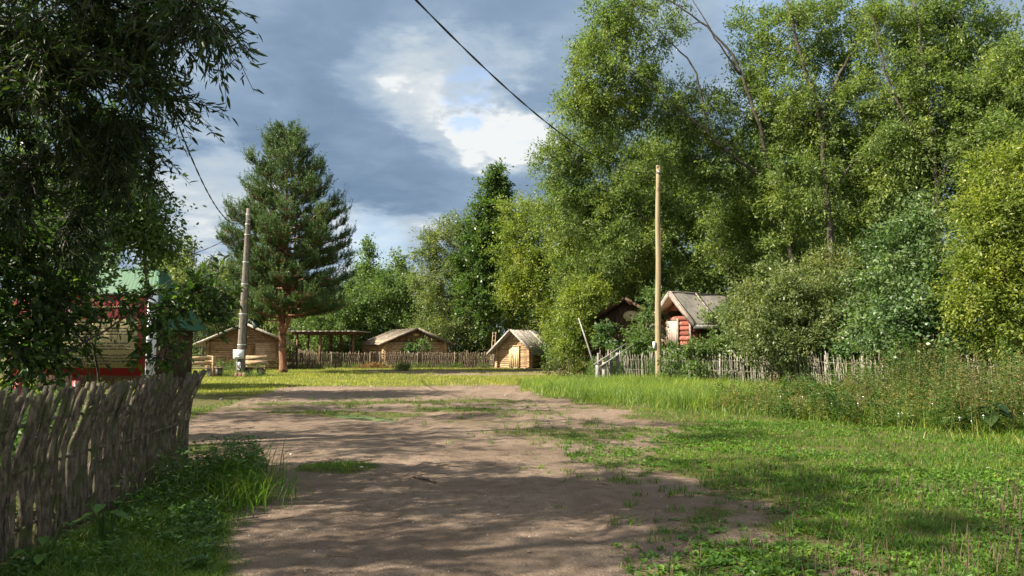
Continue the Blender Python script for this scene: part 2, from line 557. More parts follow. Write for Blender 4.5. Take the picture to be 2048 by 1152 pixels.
M['cable'] = flat_mat('cable_rubber', (0.020, 0.019, 0.018), 0.6)
M['sign_tan'] = flat_mat('tan_sign', (0.55, 0.36, 0.14), 0.6)
M['sign_pale'] = flat_mat('pale_sign', (0.55, 0.44, 0.28), 0.6)
M['green_roof'] = flat_mat('green_sheet_roof', (0.026, 0.095, 0.042), 0.45, 0.1)
M['brick'] = rough_mat('rust_stone', (0.17, 0.09, 0.06), (0.32, 0.20, 0.14), 14.0, bump=0.4, island=0.2)
M['wall_grey'] = rough_mat('grey_wall_board', (0.14, 0.13, 0.11), (0.24, 0.22, 0.19), 5.0, bump=0.3, island=0.2)

# ------------------------------------------------------------------ ground
_bd = [0, 4.0, 5.06, 6.0, 6.8, 7.5, 8.3, 9.5, 11, 13, 15, 17, 19.5, 22, 26, 28.5, 30, 34, 40, 60]
_bx = [0.9, 1.2, 1.4, 1.35, 1.3, 1.5, 1.55, 1.6, 1.8, 2.5, 2.9, 2.6, 1.7, 1.0, 0.6, 0.4, 1.0, 2.4, 3.0, 6.0]
_ld = [0, 4, 5.06, 6, 7, 8.0, 8.7, 9.5, 10.3, 12, 30]
_lx = [-1.6, -1.7, -1.85, -2.15, -2.45, -2.75, -2.95, -3.35, -4.3, -6.2, -9.0]
FXY = lambda y: -3.72 - 0.106 * (np.asarray(y) - 5.3)
FX = -4.2                                           # the near fence runs along this line

PATCHES = [(-2.25, 9.75, 0.62, 0.55, 1.0), (-3.55, 9.55, 0.3, 0.25, 0.6), (-5.2, 20.2, 2.0, 0.8, 0.75), (-3.3, 20.6, 3.0, 0.7, 0.7), (-1.2, 21.0, 1.8, 0.9, 0.7),
           (-6.2, 18.6, 1.3, 0.5, 0.6), (-4.6, 17.4, 1.3, 0.7, 0.85), (-1.6, 18.3, 1.6, 0.9, 0.85), (-3.1, 16.9, 1.5, 0.9, 0.8), (-0.4, 15.4, 1.3, 0.9, 0.45),
           (1.2, 13.4, 1.7, 1.4, 0.6), (1.6, 10.6, 0.9, 1.3, 0.55), (0.4, 17.6, 1.5, 1.0, 0.5), (-5.3, 11.6, 1.1, 1.2, 0.8)]


def lawn(x, y):
    """how grassy the ground is at (x, y): 0 bare sand, 1 turf"""
    x, y = np.asarray(x, dtype=float), np.asarray(y, dtype=float)
    nz = fnoise(x, y, 1.6)
    nf = fnoise(x, y, 0.5, 11)
    right = sstep(-0.55, 1.0, (x - np.interp(y, _bd, _bx)) + (nz - 0.5) * 2.6 + (nf - 0.5) * 0.9)
    left = sstep(-0.15, 0.35, (np.interp(y, _ld, _lx) - x) + (nz - 0.5) * 0.5 + (nf - .5) * .3)
    strip = sstep(27.6, 30.2, y + (nz - 0.5) * 3.2) * (1 - sstep(38.0, 41.5, y + (fnoise(x * 0.4, y, 2.5, 5) - 0.5) * 7)) * 0.95
    n2 = fnoise(x * 0.3, y, 1.6, 21)
    far = sstep(40, 42, y) * sstep(0.50, 0.66, n2 + sstep(46, 52, y) * 0.35)
    g = np.maximum(np.maximum(right, left), np.maximum(strip * sstep(0.22, 0.42, fnoise(x * 0.35, y, 1.3, 33) + 0.12), far))
    for (cx, cy, rx, ry, a) in PATCHES:
        q = ((x - cx) / rx) ** 2 + ((y - cy) / ry) ** 2
        g = np.maximum(g, a * sstep(1.25, 0.25, q + (nz - 0.5) * 1.6 + (nf - 0.5) * 1.4))
    return np.clip(g, 0, 1)


def ground_z(x, y):
    x, y = np.asarray(x, dtype=float), np.asarray(y, dtype=float)
    rough = sstep(22, 25, y) * (1 - sstep(27, 30, y))
    z = (fnoise(x, y, 2.2, 40) - 0.5) * 0.05 + (fnoise(x, y, 0.55, 44) - 0.5) * (0.018 + 0.05 * rough)
    # the shallow hollow that holds the puddle
    ca, sa = math.cos(-0.75), math.sin(-0.75)
    u, v = (x + 3.35) * ca + (y - 16.55) * sa, -(x + 3.35) * sa + (y - 16.55) * ca
    q = (u / 1.35) ** 2 + (v / 0.42) ** 2
    for rx in (-1.55, 0.35):
        cx = rx + 0.35 * np.sin(y * 0.22 + 0.6)
        z = z - 0.018 * np.exp(-((x - cx) / 0.20) ** 2) + 0.008 * np.exp(-((np.abs(x - cx) - 0.30) / 0.10) ** 2)
    z = z + (vnoise(x, y, 0.16, 61) - 0.5) * 0.010
    return z * sstep(0.6, 1.8, q) - 0.05 * sstep(1.5, 0.2, q)


def axis(stops):
    out = [stops[0][0]]
    for (a, st), (b, _) in zip(stops[:-1], stops[1:]):
        n = max(1, int(round((b - a) / st)))
        out += list(a + (b - a) * (np.arange(n) + 1) / n)
    return np.array(out)


gx = axis([(-400, 60), (-100, 10), (-30, 1.0), (-14, 0.25), (-7, 0.07), (7, 0.15), (14, 0.8), (30, 10), (100, 60), (400, 1)])
gy = axis([(-200, 40), (-40, 5), (0, 0.6), (3.6, 0.06), (14, 0.10), (24, 0.16), (46, 0.5), (64, 3), (100, 20), (500, 1)])
XX, YY = np.meshgrid(gx, gy)
ZZ = ground_z(XX, YY)
nxg, nyg = len(gx), len(gy)
ii = (np.arange(nyg - 1)[:, None] * nxg + np.arange(nxg - 1)[None, :])
mb = MB()
mb.add(np.stack([XX, YY, ZZ], -1).reshape(-1, 3), np.stack([ii, ii + 1, ii + nxg + 1, ii + nxg], -1).reshape(-1, 4))

m, t = new_mat('sand_and_turf')
at = t.n('ShaderNodeAttribute', attribute_name='lawn')
tcn = t.n('ShaderNodeTexCoord')
ob = tcn.outputs['Object']
big = t.noise(ob, 0.5, 5, 0.6)
mid = t.noise(ob, 5.0, 6, 0.62)
fin = t.noise(ob, 70.0, 4, 0.7)
grit = t.noise(ob, 28.0, 5, 0.75)
sand = t.mix(t.smooth(big, 0.35, 0.65), (0.172, 0.127, 0.094, 1), (0.238, 0.181, 0.137, 1))
sand = t.mix(t.smooth(mid, 0.40, 0.75), sand, (0.140, 0.100, 0.068, 1))
sand = t.mix(1.0, sand, t.ramp(fin, [(0.28, (0.52, 0.50, 0.48)), (0.5, (1, 1, 1)), (0.70, (1.5, 1.5, 1.5))]), 'MULTIPLY')
vor = t.n('ShaderNodeTexVoronoi', {'Scale': 16.0, 'Randomness': 1.0}, feature='F1')
t.t.links.new(ob, vor.inputs['Vector'])
peb = t.math('MULTIPLY', t.smooth(vor.outputs['Distance'], 0.16, 0.09), t.smooth(t.n('ShaderNodeSeparateColor', {0: vor.outputs['Color']}).outputs[0], 0.80, 0.84))
pebc = t.mix(t.n('ShaderNodeSeparateColor', {0: vor.outputs['Color']}).outputs[1], (0.06, 0.045, 0.035, 1), (0.52, 0.47, 0.42, 1))
sand = t.mix(peb, sand, pebc)
turf = t.mix(t.smooth(mid, 0.3, 0.7), (0.060, 0.064, 0.022, 1), (0.120, 0.110, 0.040, 1))
turf = t.mix(t.smooth(fin, 0.5, 0.7), turf, (0.150, 0.115, 0.062, 1))
gfac = t.smooth(t.math('ADD', at.outputs['Fac'], t.math('MULTIPLY', t.math('SUBTRACT', grit, 0.5), 0.9)), 0.28, 0.72)
gcol = t.mix(gfac, sand, turf)
hgt = t.math('ADD', t.math('ADD', t.math('MULTIPLY', grit, 1.0), t.math('MULTIPLY', mid, 1.6)), t.math('MULTIPLY', fin, 0.45))
hgt = t.math('ADD', hgt, t.math('MULTIPLY', peb, 0.25))
bmp = t.n('ShaderNodeBump', {'Strength': 1.0, 'Distance': 0.035, 'Height': hgt})
p = t.n('ShaderNodeBsdfPrincipled', {'Base Color': gcol, 'Roughness': 0.93, 'Specular IOR Level': 0.12, 'Normal': bmp.outputs[0]})
finish(t, p.outputs[0])
ground = tag(mb.build('ground', m, None, True), kind='structure')
a = ground.data.attributes.new('lawn', 'FLOAT', 'POINT')
a.data.foreach_set('value', lawn(XX, YY).ravel().astype(np.float32))

# puddle: shallow muddy water with duckweed
m, t = new_mat('puddle_water')
tcn = t.n('ShaderNodeTexCoord')
al = t.smooth(t.noise(tcn.outputs['Object'], 3.2, 6, 0.65, 0.4), 0.44, 0.56)
col = t.mix(al, (0.045, 0.042, 0.032, 1), (0.085, 0.115, 0.030, 1))
rg = t.math('MULTIPLY_ADD', al, 0.6, 0.04)
p = t.n('ShaderNodeBsdfPrincipled', {'Base Color': col, 'Roughness': rg})
finish(t, p.outputs[0])
mb = MB()
pts = []
ca, sa = math.cos(0.75), math.sin(0.75)
for k in range(48):
    th = 2 * math.pi * k / 48
    rr = 1 + 0.16 * math.sin(3 * th + 1) + 0.10 * math.sin(7 * th) + 0.06 * math.sin(12 * th + 2)
    u, v = 1.30 * rr * math.cos(th), 0.40 * rr * math.sin(th)
    pts.append((-3.35 + u * ca + v * sa, 16.55 - u * sa + v * ca, -0.030))
mb.add(pts, [tuple(range(48))])
tag(mb.build('puddle', m), kind='structure')

# ------------------------------------------------------------------ log huts
rnd = random.Random(3)


def log_tube(mb, a, b, r):
    a, b = np.array(a, float), np.array(b, float)
    n = 5
    P = np.array([a + (b - a) * k / (n - 1) for k in range(n)])
    P[1:-1] += np.array([[rnd.uniform(-.012, .012) for _ in range(3)] for _ in range(n - 2)])
    mb.tube(P, [r * rnd.uniform(0.95, 1.04) for _ in range(n)], 9)


def gable_roof(root, Wd, L, hr, slope, ohf, ohb, ohs, mat, pw=0.17, trim='board_grey', barge=0.13, jag=0.10):
    """two slopes of overlapping boards, each slope on its own mesh, and the barge boards"""
    for s in (-1, 1):
        mb = MB()
        run = Wd / 2 + ohs
        d = unit(np.array([s * 1.0, 0, -slope]))
        nrm = np.array([s * slope, 0, 1.0])
        nrm /= np.linalg.norm(nrm)
        ln = run * math.sqrt(1 + slope * slope)
        top = np.array([0, 0, hr])
        cy = (L + ohb - ohf) / 2
        hl = (L + ohb + ohf) / 2
        mb.obox(top + d * ln * 0.49 + np.array([0, cy, 0]) - nrm * 0.03, d * ln * 0.485, (0, hl * 0.985, 0), nrm * 0.015)
        y = -ohf
        while y < L + ohb - 0.02:
            wv = pw * rnd.uniform(0.7, 1.2)
            y2 = min(L + ohb, y + wv)
            c = (y + y2) / 2
            l2 = ln * rnd.uniform(1.0, 1.0 + jag / ln)
            up = rnd.uniform(0.0, 0.035)
            tw = rnd.uniform(-0.02, 0.02)
            a0 = top + np.array([0, c, 0]) + nrm * up - d * rnd.uniform(-0.02, 0.05)
            b0 = top + np.array([0, c + tw, 0]) + d * l2 + nrm * (up + rnd.uniform(-.01, .02))
            mb.plank(a0, b0, (0, 1, 0), (y2 - y) * rnd.uniform(0.86, 1.0), 0.024)
            y = y2
        mb.build('roof_slope', mat, root)
        mb = MB()
        a0 = top + np.array([0, -ohf - 0.03, 0]) + nrm * 0.035
        mb.plank(a0, a0 + d * (ln + 0.05), nrm - np.array([0, 0, 0]), barge, 0.03)
        mb.build('barge_board', M[trim], root)


def log_hut(name, label, base, yaw, Wd, L, hw, hr, r, logm, roofm, slope_oh=0.35, ohf=0.45, door=None, board_gable=None, floor=0.0, trim='board_grey', pw=0.17, ext=0.20, doorm='door'):
    root = thing(name, label, 'log cabin' if Wd > 3 else 'log hut', (base[0], base[1], 0), yaw)
    step = r * 1.82
    n = int((hw - floor) / step)
    slope = (hr - hw) / (Wd / 2)
    fr = MB()
    z = floor + r
    while z < hw + 0.05:
        log_tube(fr, (-Wd / 2 - ext, 0, z), (Wd / 2 + ext, 0, z), r)
        z += step
    if board_gable is None:
        while z < hr - r * 1.1:
            hf = (hr - z) / slope - 0.04
            if hf > 0.12:
                log_tube(fr, (-hf, 0, z), (hf, 0, z), r)
            z += step
    fr.build('front_wall', logm, root)
    bk = MB()
    z = floor + r
    while z < hr - r:
        hf = min(Wd / 2 + ext, (hr - z) / slope - 0.04) if z > hw else Wd / 2 + ext
        if hf > .12:
            log_tube(bk, (-hf, L, z), (hf, L, z), r)
        z += step
    bk.build('rear_wall', logm, root)
    for s in (-1, 1):
        sd_ = MB()
        z = floor + r + step / 2
        while z < hw + 0.08:
            log_tube(sd_, (s * Wd / 2, -ext, z), (s * Wd / 2, L + ext, z), r)
            z += step
        sd_.build('side_wall', logm, root)
    if board_gable is not None:
        g = MB()
        x = -Wd / 2 + 0.05
        while x < Wd / 2 - 0.05:
            w_ = rnd.uniform(0.11, 0.16)
            zt = hr - slope * max(abs(x), abs(x + w_)) - 0.05
            if zt > hw + 0.10:
                g.box((x + w_ / 2, 0.0 + rnd.uniform(-.006, .006), (zt + hw + 0.06) / 2), (w_ * 0.94, 0.05, zt - hw - 0.06))
            x += w_
        g.build('gable_boards', M[board_gable], root)
    if door:
        cx, dw, dh = door
        y0 = -r - 0.035
        dd = MB()
        k = 4
        for i in range(k):
            dd.box((cx - dw / 2 + dw * (i + .5) / k, y0, floor + 0.06 + dh / 2), (dw / k * 0.95, 0.035, dh * rnd.uniform(0.985, 1)))
        dob = dd.build('door', M[doorm], root)
        fm = MB()
        for s in (-1, 1):
            fm.box((cx + s * (dw / 2 + 0.05), y0 + 0.004, floor + 0.06 + dh / 2), (0.085, 0.06, dh + 0.06))
        fm.box((cx, y0 + 0.001, floor + dh + 0.125), (dw + 0.22, 0.065, 0.07))
        fm.build('door_frame', M[doorm], root)
        h = MB()
        h.tube([(cx - dw * 0.30, y0 - 0.02, floor + dh * 0.52), (cx - dw * 0.30, y0 - 0.07, floor + dh * 0.54), (cx - dw * 0.30, y0 - 0.07, floor + dh * 0.66), (cx - dw * 0.30, y0 - 0.02, floor + dh * 0.68)], 0.016, 6)
        h.build('handle', M['metal_dark'], dob)
    gable_roof(root, Wd, L, hr + r * 0.5, slope, ohf, 0.3, slope_oh, roofm, pw, trim)
    return root


def oval_sign(root, c, rx, rz, mat, th=0.04):
    mb = MB()
    k = 22
    V = [(c[0] + rx * math.cos(2 * math.pi * i / k), c[1] + dy, c[2] + rz * math.sin(2 * math.pi * i / k)) for dy in (-th / 2, th / 2) for i in range(k)]
    mb.add(V, [tuple(range(k)), tuple(range(k, 2 * k))[::-1]] + [(i, i + k, (i + 1) % k + k, (i + 1) % k) for i in range(k)])
    return mb.build('oval_sign', mat, root)


# cabin on the left, its gable to the clearing, left flank receding
b = W(490, 690, 47.0)
h1 = log_hut('log_cabin', 'low wide brown log cabin behind the weathered leaning pole with boarded window panel', b, R(17), 4.35, 6.2, 1.92, 2.90, 0.075, M['log'], M['board_grey'], 0.95, 0.5, door=(0.02, 0.75, 1.55), doorm='door_brown', pw=0.22, ext=0.16)
oval_sign(h1, (0.05, -0.14, 2.12), 0.22, 0.09, M['sign_tan'])
mb = MB()
for i in range(9):
    mb.box((1.28, -0.105 - 0.004 * (i % 2), 0.62 + i * 0.128), (1.25, 0.03, 0.118))
mb.build('shutter_panel', rough_mat('pinkish_board', (0.36, 0.22, 0.145), (0.47, 0.32, 0.22), 5, bump=.3, island=.15), h1)

# cabin in the middle behind the woven fence
b = W(831, 690, 54.3)
h3 = log_hut('log_cabin', 'middle log cabin with boarded gable and shaggy brown roof behind the woven fence', b, R(27), 4.6, 5.4, 1.80, 2.74, 0.10, M['log_pale'], M['board_brown'], 0.55, 0.5, door=(-0.25, 0.7, 1.45), board_gable='board_warm', pw=0.15, trim='board_brown', doorm='door_brown')
oval_sign(h3, (0.0, -0.06, 2.36), 0.22, 0.10, M['sign_tan'])

# small hut at the end of the fence
b = W(1027, 690, 50.5)
h4 = log_hut('log_hut', 'small pale log hut with plank door and steep grey board roof beside the fence end', b, R(-24), 2.4, 4.4, 1.42, 2.58, 0.075, M['log_pale'], M['board_grey'], 0.50, 0.55, door=(0.10, 0.56, 1.42), pw=0.20)
for k in range(9):
    mb = MB()
    mb.lathe((rnd.uniform(-1.2, 1.2), -0.05 + rnd.uniform(-.08, .08), 0.0), [(0.09, -0.03), (0.12, 0.03), (0.07, 0.09)], 7)
    mb.build('foundation_stone', M['stone'], h4)

# red hut on posts, gable turned left
b = W(1358, 690, 31.5)
hr_ = thing('red_log_hut', 'faded red log storehouse with pale trim, emblem on gable and tan felt roof', 'log hut', (b[0], b[1], 0), R(-55))
rh = hr_


def red_hut(root):
    Wd, L, fl, hw, hr, r = 1.75, 2.7, 1.55, 2.95, 3.78, 0.115
    slope = (hr - hw) / (Wd / 2) * 1.12
    step = r * 1.85
    f = MB()
    z = fl + r
    while z < hw - .06:
        log_tube(f, (-Wd / 2 - .1, 0, z), (Wd / 2 + .1, 0, z), r)
        z += step
    f.build('front_wall', M['log_red'], root)
    for s in (-1, 1):
        f = MB()
        z = fl + r + step / 2
        while z < hw - .14:
            log_tube(f, (s * Wd / 2, -.22, z), (s * Wd / 2, L + .2, z), r)
            z += step
        f.build('side_wall', M['log_red'], root)
    f = MB()
    z = fl + r
    while z < hw - .06:
        log_tube(f, (-Wd / 2 - .1, L, z), (Wd / 2 + .1, L, z), r)
        z += step
    f.build('rear_wall', M['log_red'], root)
    g = MB()
    x = -Wd / 2
    while x < Wd / 2:
        zt = hr - slope * max(abs(x), abs(x + .13)) * 0.92
        if zt > hw + .14:
            g.box((x + .065, 0, (zt + hw + .12) / 2), (.122, .05, zt - hw - .12))
        x += .13
    g.build('gable_boards', M['red_board'], root)
    e = MB()
    e.lathe((0.0, -0.03, hr - 0.46), [(0.17, 0.0), (0.17, 0.04), (0.12, 0.05), (0.10, 0.03)], 20, (0, -1, 0))
    em = e.build('emblem', M['trim_pale'], root)
    e = MB()
    e.lathe((0.0, -0.09, hr - 0.44), [(0.05, 0.0), (0.05, 0.012)], 12, (0, -1, 0))
    e.box((0.0, -0.093, hr - 0.53), (0.03, 0.012, 0.1))
    e.build('emblem_mark', M['red_board'], em)
    d = MB()
    for i in range(4):
        d.box((-.22 + .13 * (i - 1.5), -r - .04, fl + .08 + .50), (.124, .035, 1.0))
    d.build('door', rough_mat('grey_pink_board', (0.27, 0.20, 0.165), (0.40, 0.315, 0.26), 5, (4, 4, .5), island=.15), root)
    for x in (-.53, .09):
        d = MB()
        d.box((x, -r - .035, fl + .60), (.07, .07, 1.16))
        d.build('door_post', M['trim_pale'], root)
    for s in (-1, 1):
        d = MB()
        d.box((s * (Wd / 2 + .03), -.30, fl + .62), (.09, .05, 1.30))
        d.build('corner_board', M['trim_pale'], root)
    # roof: one felted sheet per slope with battens, boarded underneath
    for s in (-1, 1):
        run = Wd / 2 + .42
        dd = unit(np.array([s * 1.0, 0, -slope]))
        nn = unit(np.array([s * slope, 0, 1.0]))
        ln = run * math.sqrt(1 + slope ** 2)
        ya, yb = -.55, L + .5
        top = np.array([0, (ya + yb) / 2, hr + .06])
        q = MB()
        NU, NV = 10, 24
        V = []
        for i in range(NU + 1):
            for j in range(NV + 1):
                u, v = i / NU, j / NV
                pnt = np.array([0, ya + (yb - ya) * v, hr + .06]) + dd * ln * u + nn * (.028 + .014 * math.sin(9 * v + 5 * u) + rnd.uniform(-.004, .004))
                V.append(pnt)
        q.add(V, [(i * (NV + 1) + j, i * (NV + 1) + j + 1, (i + 1) * (NV + 1) + j + 1, (i + 1) * (NV + 1) + j) for i in range(NU) for j in range(NV)])
        sl = q.build('roof_slope', M['felt'], root, True)
        q = MB()
        q.obox(top + dd * ln * .5 - nn * .02, dd * ln * .5, (0, (yb - ya) / 2 - .01, 0), nn * .02)
        q.build('roof_boarding', M['board_warm'], root)
        for yy in (ya + .03, ya + 1.62, yb - .03):
            q = MB()
            q.obox(np.array([0, yy, hr + .06]) + dd * ln * .5 + nn * .06, dd * ln * .5, (0, .04, 0), nn * .018)
            q.build('roof_batten', M['trim_pale'], sl)
        q = MB()
        q.plank(np.array([0, ya - .03, hr + .02]), np.array([0, ya - .03, hr + .02]) + dd * (ln + .03), nn, .17, .035)
        q.build('barge_board', M['trim_pale'], root)
        q = MB()
        e0 = np.array([0, 0, hr + .02]) + dd * (ln + .02)
        q.box((e0[0], (ya + yb) / 2, e0[2] - .06), (.035, yb - ya - .02, .18))
        q.build('fascia_board', M['grey_wood'], root)
    q = MB()
    q.box((0, (ya + yb) / 2, hr + .10), (.10, yb - ya, .035))
    q.build('ridge_board', M['trim_pale'], root)
    for s in (-1, 1):
        for yy in (.15, L - .15):
            q = MB()
            q.tube([(s * (Wd / 2 - .1), yy, -.05), (s * (Wd / 2 - .1), yy, fl + .05)], .13, 9)
            q.build('post', M['grey_wood'], root)
    q = MB()
    q.tube([(Wd / 2 + .42, .45, 3.30), (Wd / 2 + .36, .44, 2.9), (Wd / 2 + .28, .42, 2.4), (Wd / 2 + .22, .4, 1.9)], .012, 5)
    q.build('hanging_wire', M['cable'], root)


red_hut(rh)

# dark barn deep under the willows
b = W(1252, 690, 36.0)
bn = thing('dark_barn', 'dark brown plank barn with big pale oval sign under the willow branches', 'barn', (b[0], b[1], 0), R(-12))
mb = MB()
x = -2.1
while x < 2.1:
    zt = 3.72 - 0.62 * max(abs(x), abs(x + .17))
    mb.box((x + .085, rnd.uniform(-.008, .008), zt / 2), (.162, .05, zt))
    x += .17
mb.build('front_wall', M['board_dark'], bn)
for s in (-1, 1):
    mb = MB()
    for k in range(20):
        mb.box((s * 2.1, .2 + k * .2, 1.2), (.05, .19, 2.4))
    mb.build('side_wall', M['board_dark'], bn)
gable_roof(bn, 4.2, 4.0, 3.84, 0.62, 0.5, 0.2, 0.5, M['board_dark'], 0.2, 'board_dark')
oval_sign(bn, (0.30, -0.06, 3.02), 0.42, 0.26, M['sign_pale'])
mb = MB()
mb.plank((-2.5, -0.6, 0.1), (-1.5, -0.25, 1.5), (0, 1, 0), .5, .05)
mb.build('leaning_boards', M['board_warm'], bn)

# green sheet roofed house at the left
b = W(265, 690, 27.0)
gh = thing('green_roof_house', 'house with green corrugated sheet roof behind the red notice board', 'house', (b[0], b[1], 0), R(0))
zt, ze = W(0, 541, 27)[2], W(0, 658, 25.5)[2]


def corrugated(corners, n, amp):
    """corners: eave-left, eave-right, top-right, top-left; ribs run up the slope"""
    A, B, C_, D_ = (np.array(c, float) for c in corners)
    nrm = unit(np.cross(B - A, D_ - A))
    V, Q = [], []
    for i in range(n + 1):
        u = i / n
        o = nrm * (amp if i % 2 else -amp)
        V += [A + (B - A) * u + o, D_ + (C_ - D_) * u + o]
    for i in range(n):
        Q.append((2 * i, 2 * i + 2, 2 * i + 3, 2 * i + 1))
    return V, Q


for nm, cs in (('roof_slope', [(-2.9, -1.7, ze), (1.66, -1.7, ze), (0.92, 0.0, zt), (-2.2, 0.0, zt)]), ('hip_slope', [(1.66, -1.7, ze), (1.75, 2.4, ze), (0.95, 0.35, zt), (0.92, 0.0, zt)]), ('roof_slope', [(1.7, 2.4, ze), (-2.9, 2.4, ze), (-2.2, 0.35, zt), (0.92, 0.35, zt)])):
    mb = MB()
    V, Q = corrugated(cs, 52 if nm == 'roof_slope' else 44, .022)
    mb.add(V, Q)
    mb.build(nm, M['green_roof'], gh)
mb = MB()
mb.box((-0.65, 0.35, ze / 2), (3.9, 3.5, ze - .02))
mb.build('wall', M['board_dark'], gh)
mb = MB()
mb.tube([(-2.2, 0.05, zt + .02), (0.92, 0.05, zt + .02)], .05, 6)
mb.build('ridge_cap', M['green_roof'], gh)

# open shelter with a flat roof behind the far fence
b = W(648, 690, 54.0)
sh = thing('open_shelter', 'open timber shelter with flat roof on six posts behind the woven fence', 'shelter', (b[0], b[1], 0))
for (px, dy) in ((595, 0.0), (641, -0.3), (707, 0.0), (617, 3.4), (662, 3.4), (682, 3.4)):
    q = W(px, 666, 54.0 + dy)
    mb = MB()
    mb.box((q[0] - b[0], dy, 1.24), (.19 if px == 641 else .13, .13, 2.5))
    mb.build('post', M['shelter_wood'], sh)
mb = MB()
for k in range(13):
    mb.box((-2.45 + k * .41, 1.7, 2.60 + .008 * (k % 2)), (.40, 4.9, .05))
mb.build('roof', M['board_grey'], sh)
for yy in (0.0, 3.4):
    mb = MB()
    mb.box((0.0, yy - .13, 2.45), (4.7, .08, .17))
    mb.build('beam', M['shelter_wood'], sh)
mb = MB()
for k in range(26):
    x = -2.3 + k * .085
    mb.tube([(x, 1.2, 0), (x + rnd.uniform(-.03, .03), 1.2, 1.25 + rnd.uniform(-.1, .1))], .03, 5)
mb.build('inner_fence', M['stake_far'], sh)
mb = MB()
P = [(-0.6, 2.6, 1.62), (0.5, 2.55, 1.70), (1.5, 2.5, 1.95), (2.2, 2.5, 2.2)]
mb.tube(P, .03, 5)
mb.build('slack_rope', M['grey_wood'], sh)

# ------------------------------------------------------------------ woven fences
nrs = np.random.RandomState(8)


def near_fence():
    root = thing('wattle_fence', 'tall near wattle fence of upright bark covered sticks beside the sandy path', 'fence', (float(FXY(2.95)), 2.95, 0), math.atan(0.106))
    rails = [0.20, 0.62, 0.98]
    y0, y1 = 0.0, 6.6
    n = 146
    rest = MB()
    for i in range(n):
        y = y0 + (y1 - y0) * i / (n - 1) + nrs.uniform(-.014, .014)
        H = 1.25 + nrs.uniform(-.05, .045) - (nrs.uniform(.05, .16) if nrs.rand() < .12 else 0) - 0.02 * (i / n)
        side = 1 if i % 2 else -1
        flip = nrs.rand() < 0.2
        lean = 0.11 + 0.16 * (i / n) + nrs.uniform(-.05, .05)
        P = []
        k1, k2 = nrs.uniform(-.035, .035), nrs.uniform(-.03, .03)
        kn = 11
        ph = nrs.uniform(0, 6)
        out = 0.03 + 0.14 * (i / n) ** 1.5
        for k in range(kn + 1):
            z = -0.05 + (H + 0.05) * k / kn
            wv = math.sin((z - 0.20) / 0.40 * math.pi + math.pi / 2) * 0.016 * side * (-1 if flip else 1)
            tt = max(0.0, z - 0.72) / 0.55
            P.append((wv + 0.008 * math.sin(4 * z + ph) + out * tt ** 1.1 - out * 0.3, y + k1 * z + 0.013 * math.sin(4.6 * z + ph) + lean * tt ** 1.2 + k2 * math.sin(3.1 * z), z))
        r = nrs.uniform(0.0155, 0.031)
        mb = rest if i < n - 99 else MB()
        rad = [r * (1.12 - 0.26 * k / kn + nrs.uniform(-.09, .09)) for k in range(kn + 1)]
        mb.tube(P, rad, 8)
        # cut side-knots
        for q in range(nrs.randint(0, 3)):
            kk = nrs.randint(2, kn - 1)
            a_ = np.array(P[kk])
            th = nrs.uniform(-1.2, 1.2)
            mb.tube([a_, a_ + np.array([math.cos(th), math.sin(th) * 0.6, 0.5]) * (r + nrs.uniform(.01, .035))], [r * .5, r * .35], 5)
        if i >= n - 99:
            mb.build('stake', M['stake'], root, True)
    tag(rest.build('stakes', M['stake'], root, True), kind='stuff')
    for z in rails:
        mb = MB()
        P = [(-0.018 + nrs.uniform(-.006, .006) + (0.03 if z > .9 else 0), y, z + nrs.uniform(-.02, .02)) for y in np.linspace(-.05, y1 + .02, 9)]
        mb.tube(P, 0.015, 7)
        mb.build('rail', M['stake'], root, True)
    for y in (0.9, 3.8, y1 + .06):
        mb = MB()
        mb.tube([(-.05, y, -.1), (-.05, y, .6), (-.03 + .05, y + .04, 1.15)], [.045, .042, .036], 8)
        mb.build('post', M['stake'], root, True)


near_fence()


def woven_fence(name, label, pts, H, gap, r, mat, seed, lean=0.0, messy=0.06, cut=1.0, post_every=2.6):
    """fence of thin upright sticks woven through rails, along a line of ground points"""
    rs = np.random.RandomState(seed)
    pts = [np.array(p, float) for p in pts]
    root = thing(name, label, 'fence', (pts[0][0], pts[0][1], 0))
    for p_ in pts:
        p_[2] = 0.0
    o = np.array([pts[0][0], pts[0][1], 0.0])
    mb = MB()
    i = 0
    posts = []
    for a, b in zip(pts[:-1], pts[1:]):
        ln = np.linalg.norm((b - a)[:2])
        d = (b - a) / ln
        nrm = np.array([-d[1], d[0], 0])
        s = 0.0
        while s < ln:
            if rs.rand() < cut:
                h = H * (1 + rs.uniform(-messy, messy) * 1.3)
                side = 1 if i % 2 else -1
                base = a + d * s - o
                ln_ = lean + rs.normal(0, messy * 1.1)
                P = []
                for k in range(6):
                    z = -0.03 + (h + .03) * k / 5
                    P.append(base + nrm * (math.cos(z / 0.36 * math.pi) * 0.03 * side) + d * (ln_ * (z / H) * 0.5 + rs.uniform(-.012, .012)) + np.array([0, 0, z]))
                rr = r * rs.uniform(.7, 1.25)
                mb.tube(P, np.linspace(rr * 1.1, rr * .75, 6), 5)
            s += gap * rs.uniform(.7, 1.35)
            i += 1
        k = 0.0
        while k < ln:
            posts.append(a + d * k - o)
            k += post_every
        for z in (0.16, H * .5, H * .82):
            rl = MB()
            m_ = max(3, int(ln / 1.2))
            rl.tube([a - o + d * ln * q / (m_ - 1) + np.array([0, 0, z + rs.uniform(-.05, .05)]) for q in range(m_)], .014, 6)
            rl.build('rail', mat, root)
    mb.build('woven_sticks', mat, root)
    for q in posts:
        pb = MB()
        pb.tube([q + np.array([0.03, -.05, -.1]), q + np.array([0.03, -.05, H * 1.04])], [.05, .042], 7)
        pb.build('post', mat, root)
    return root


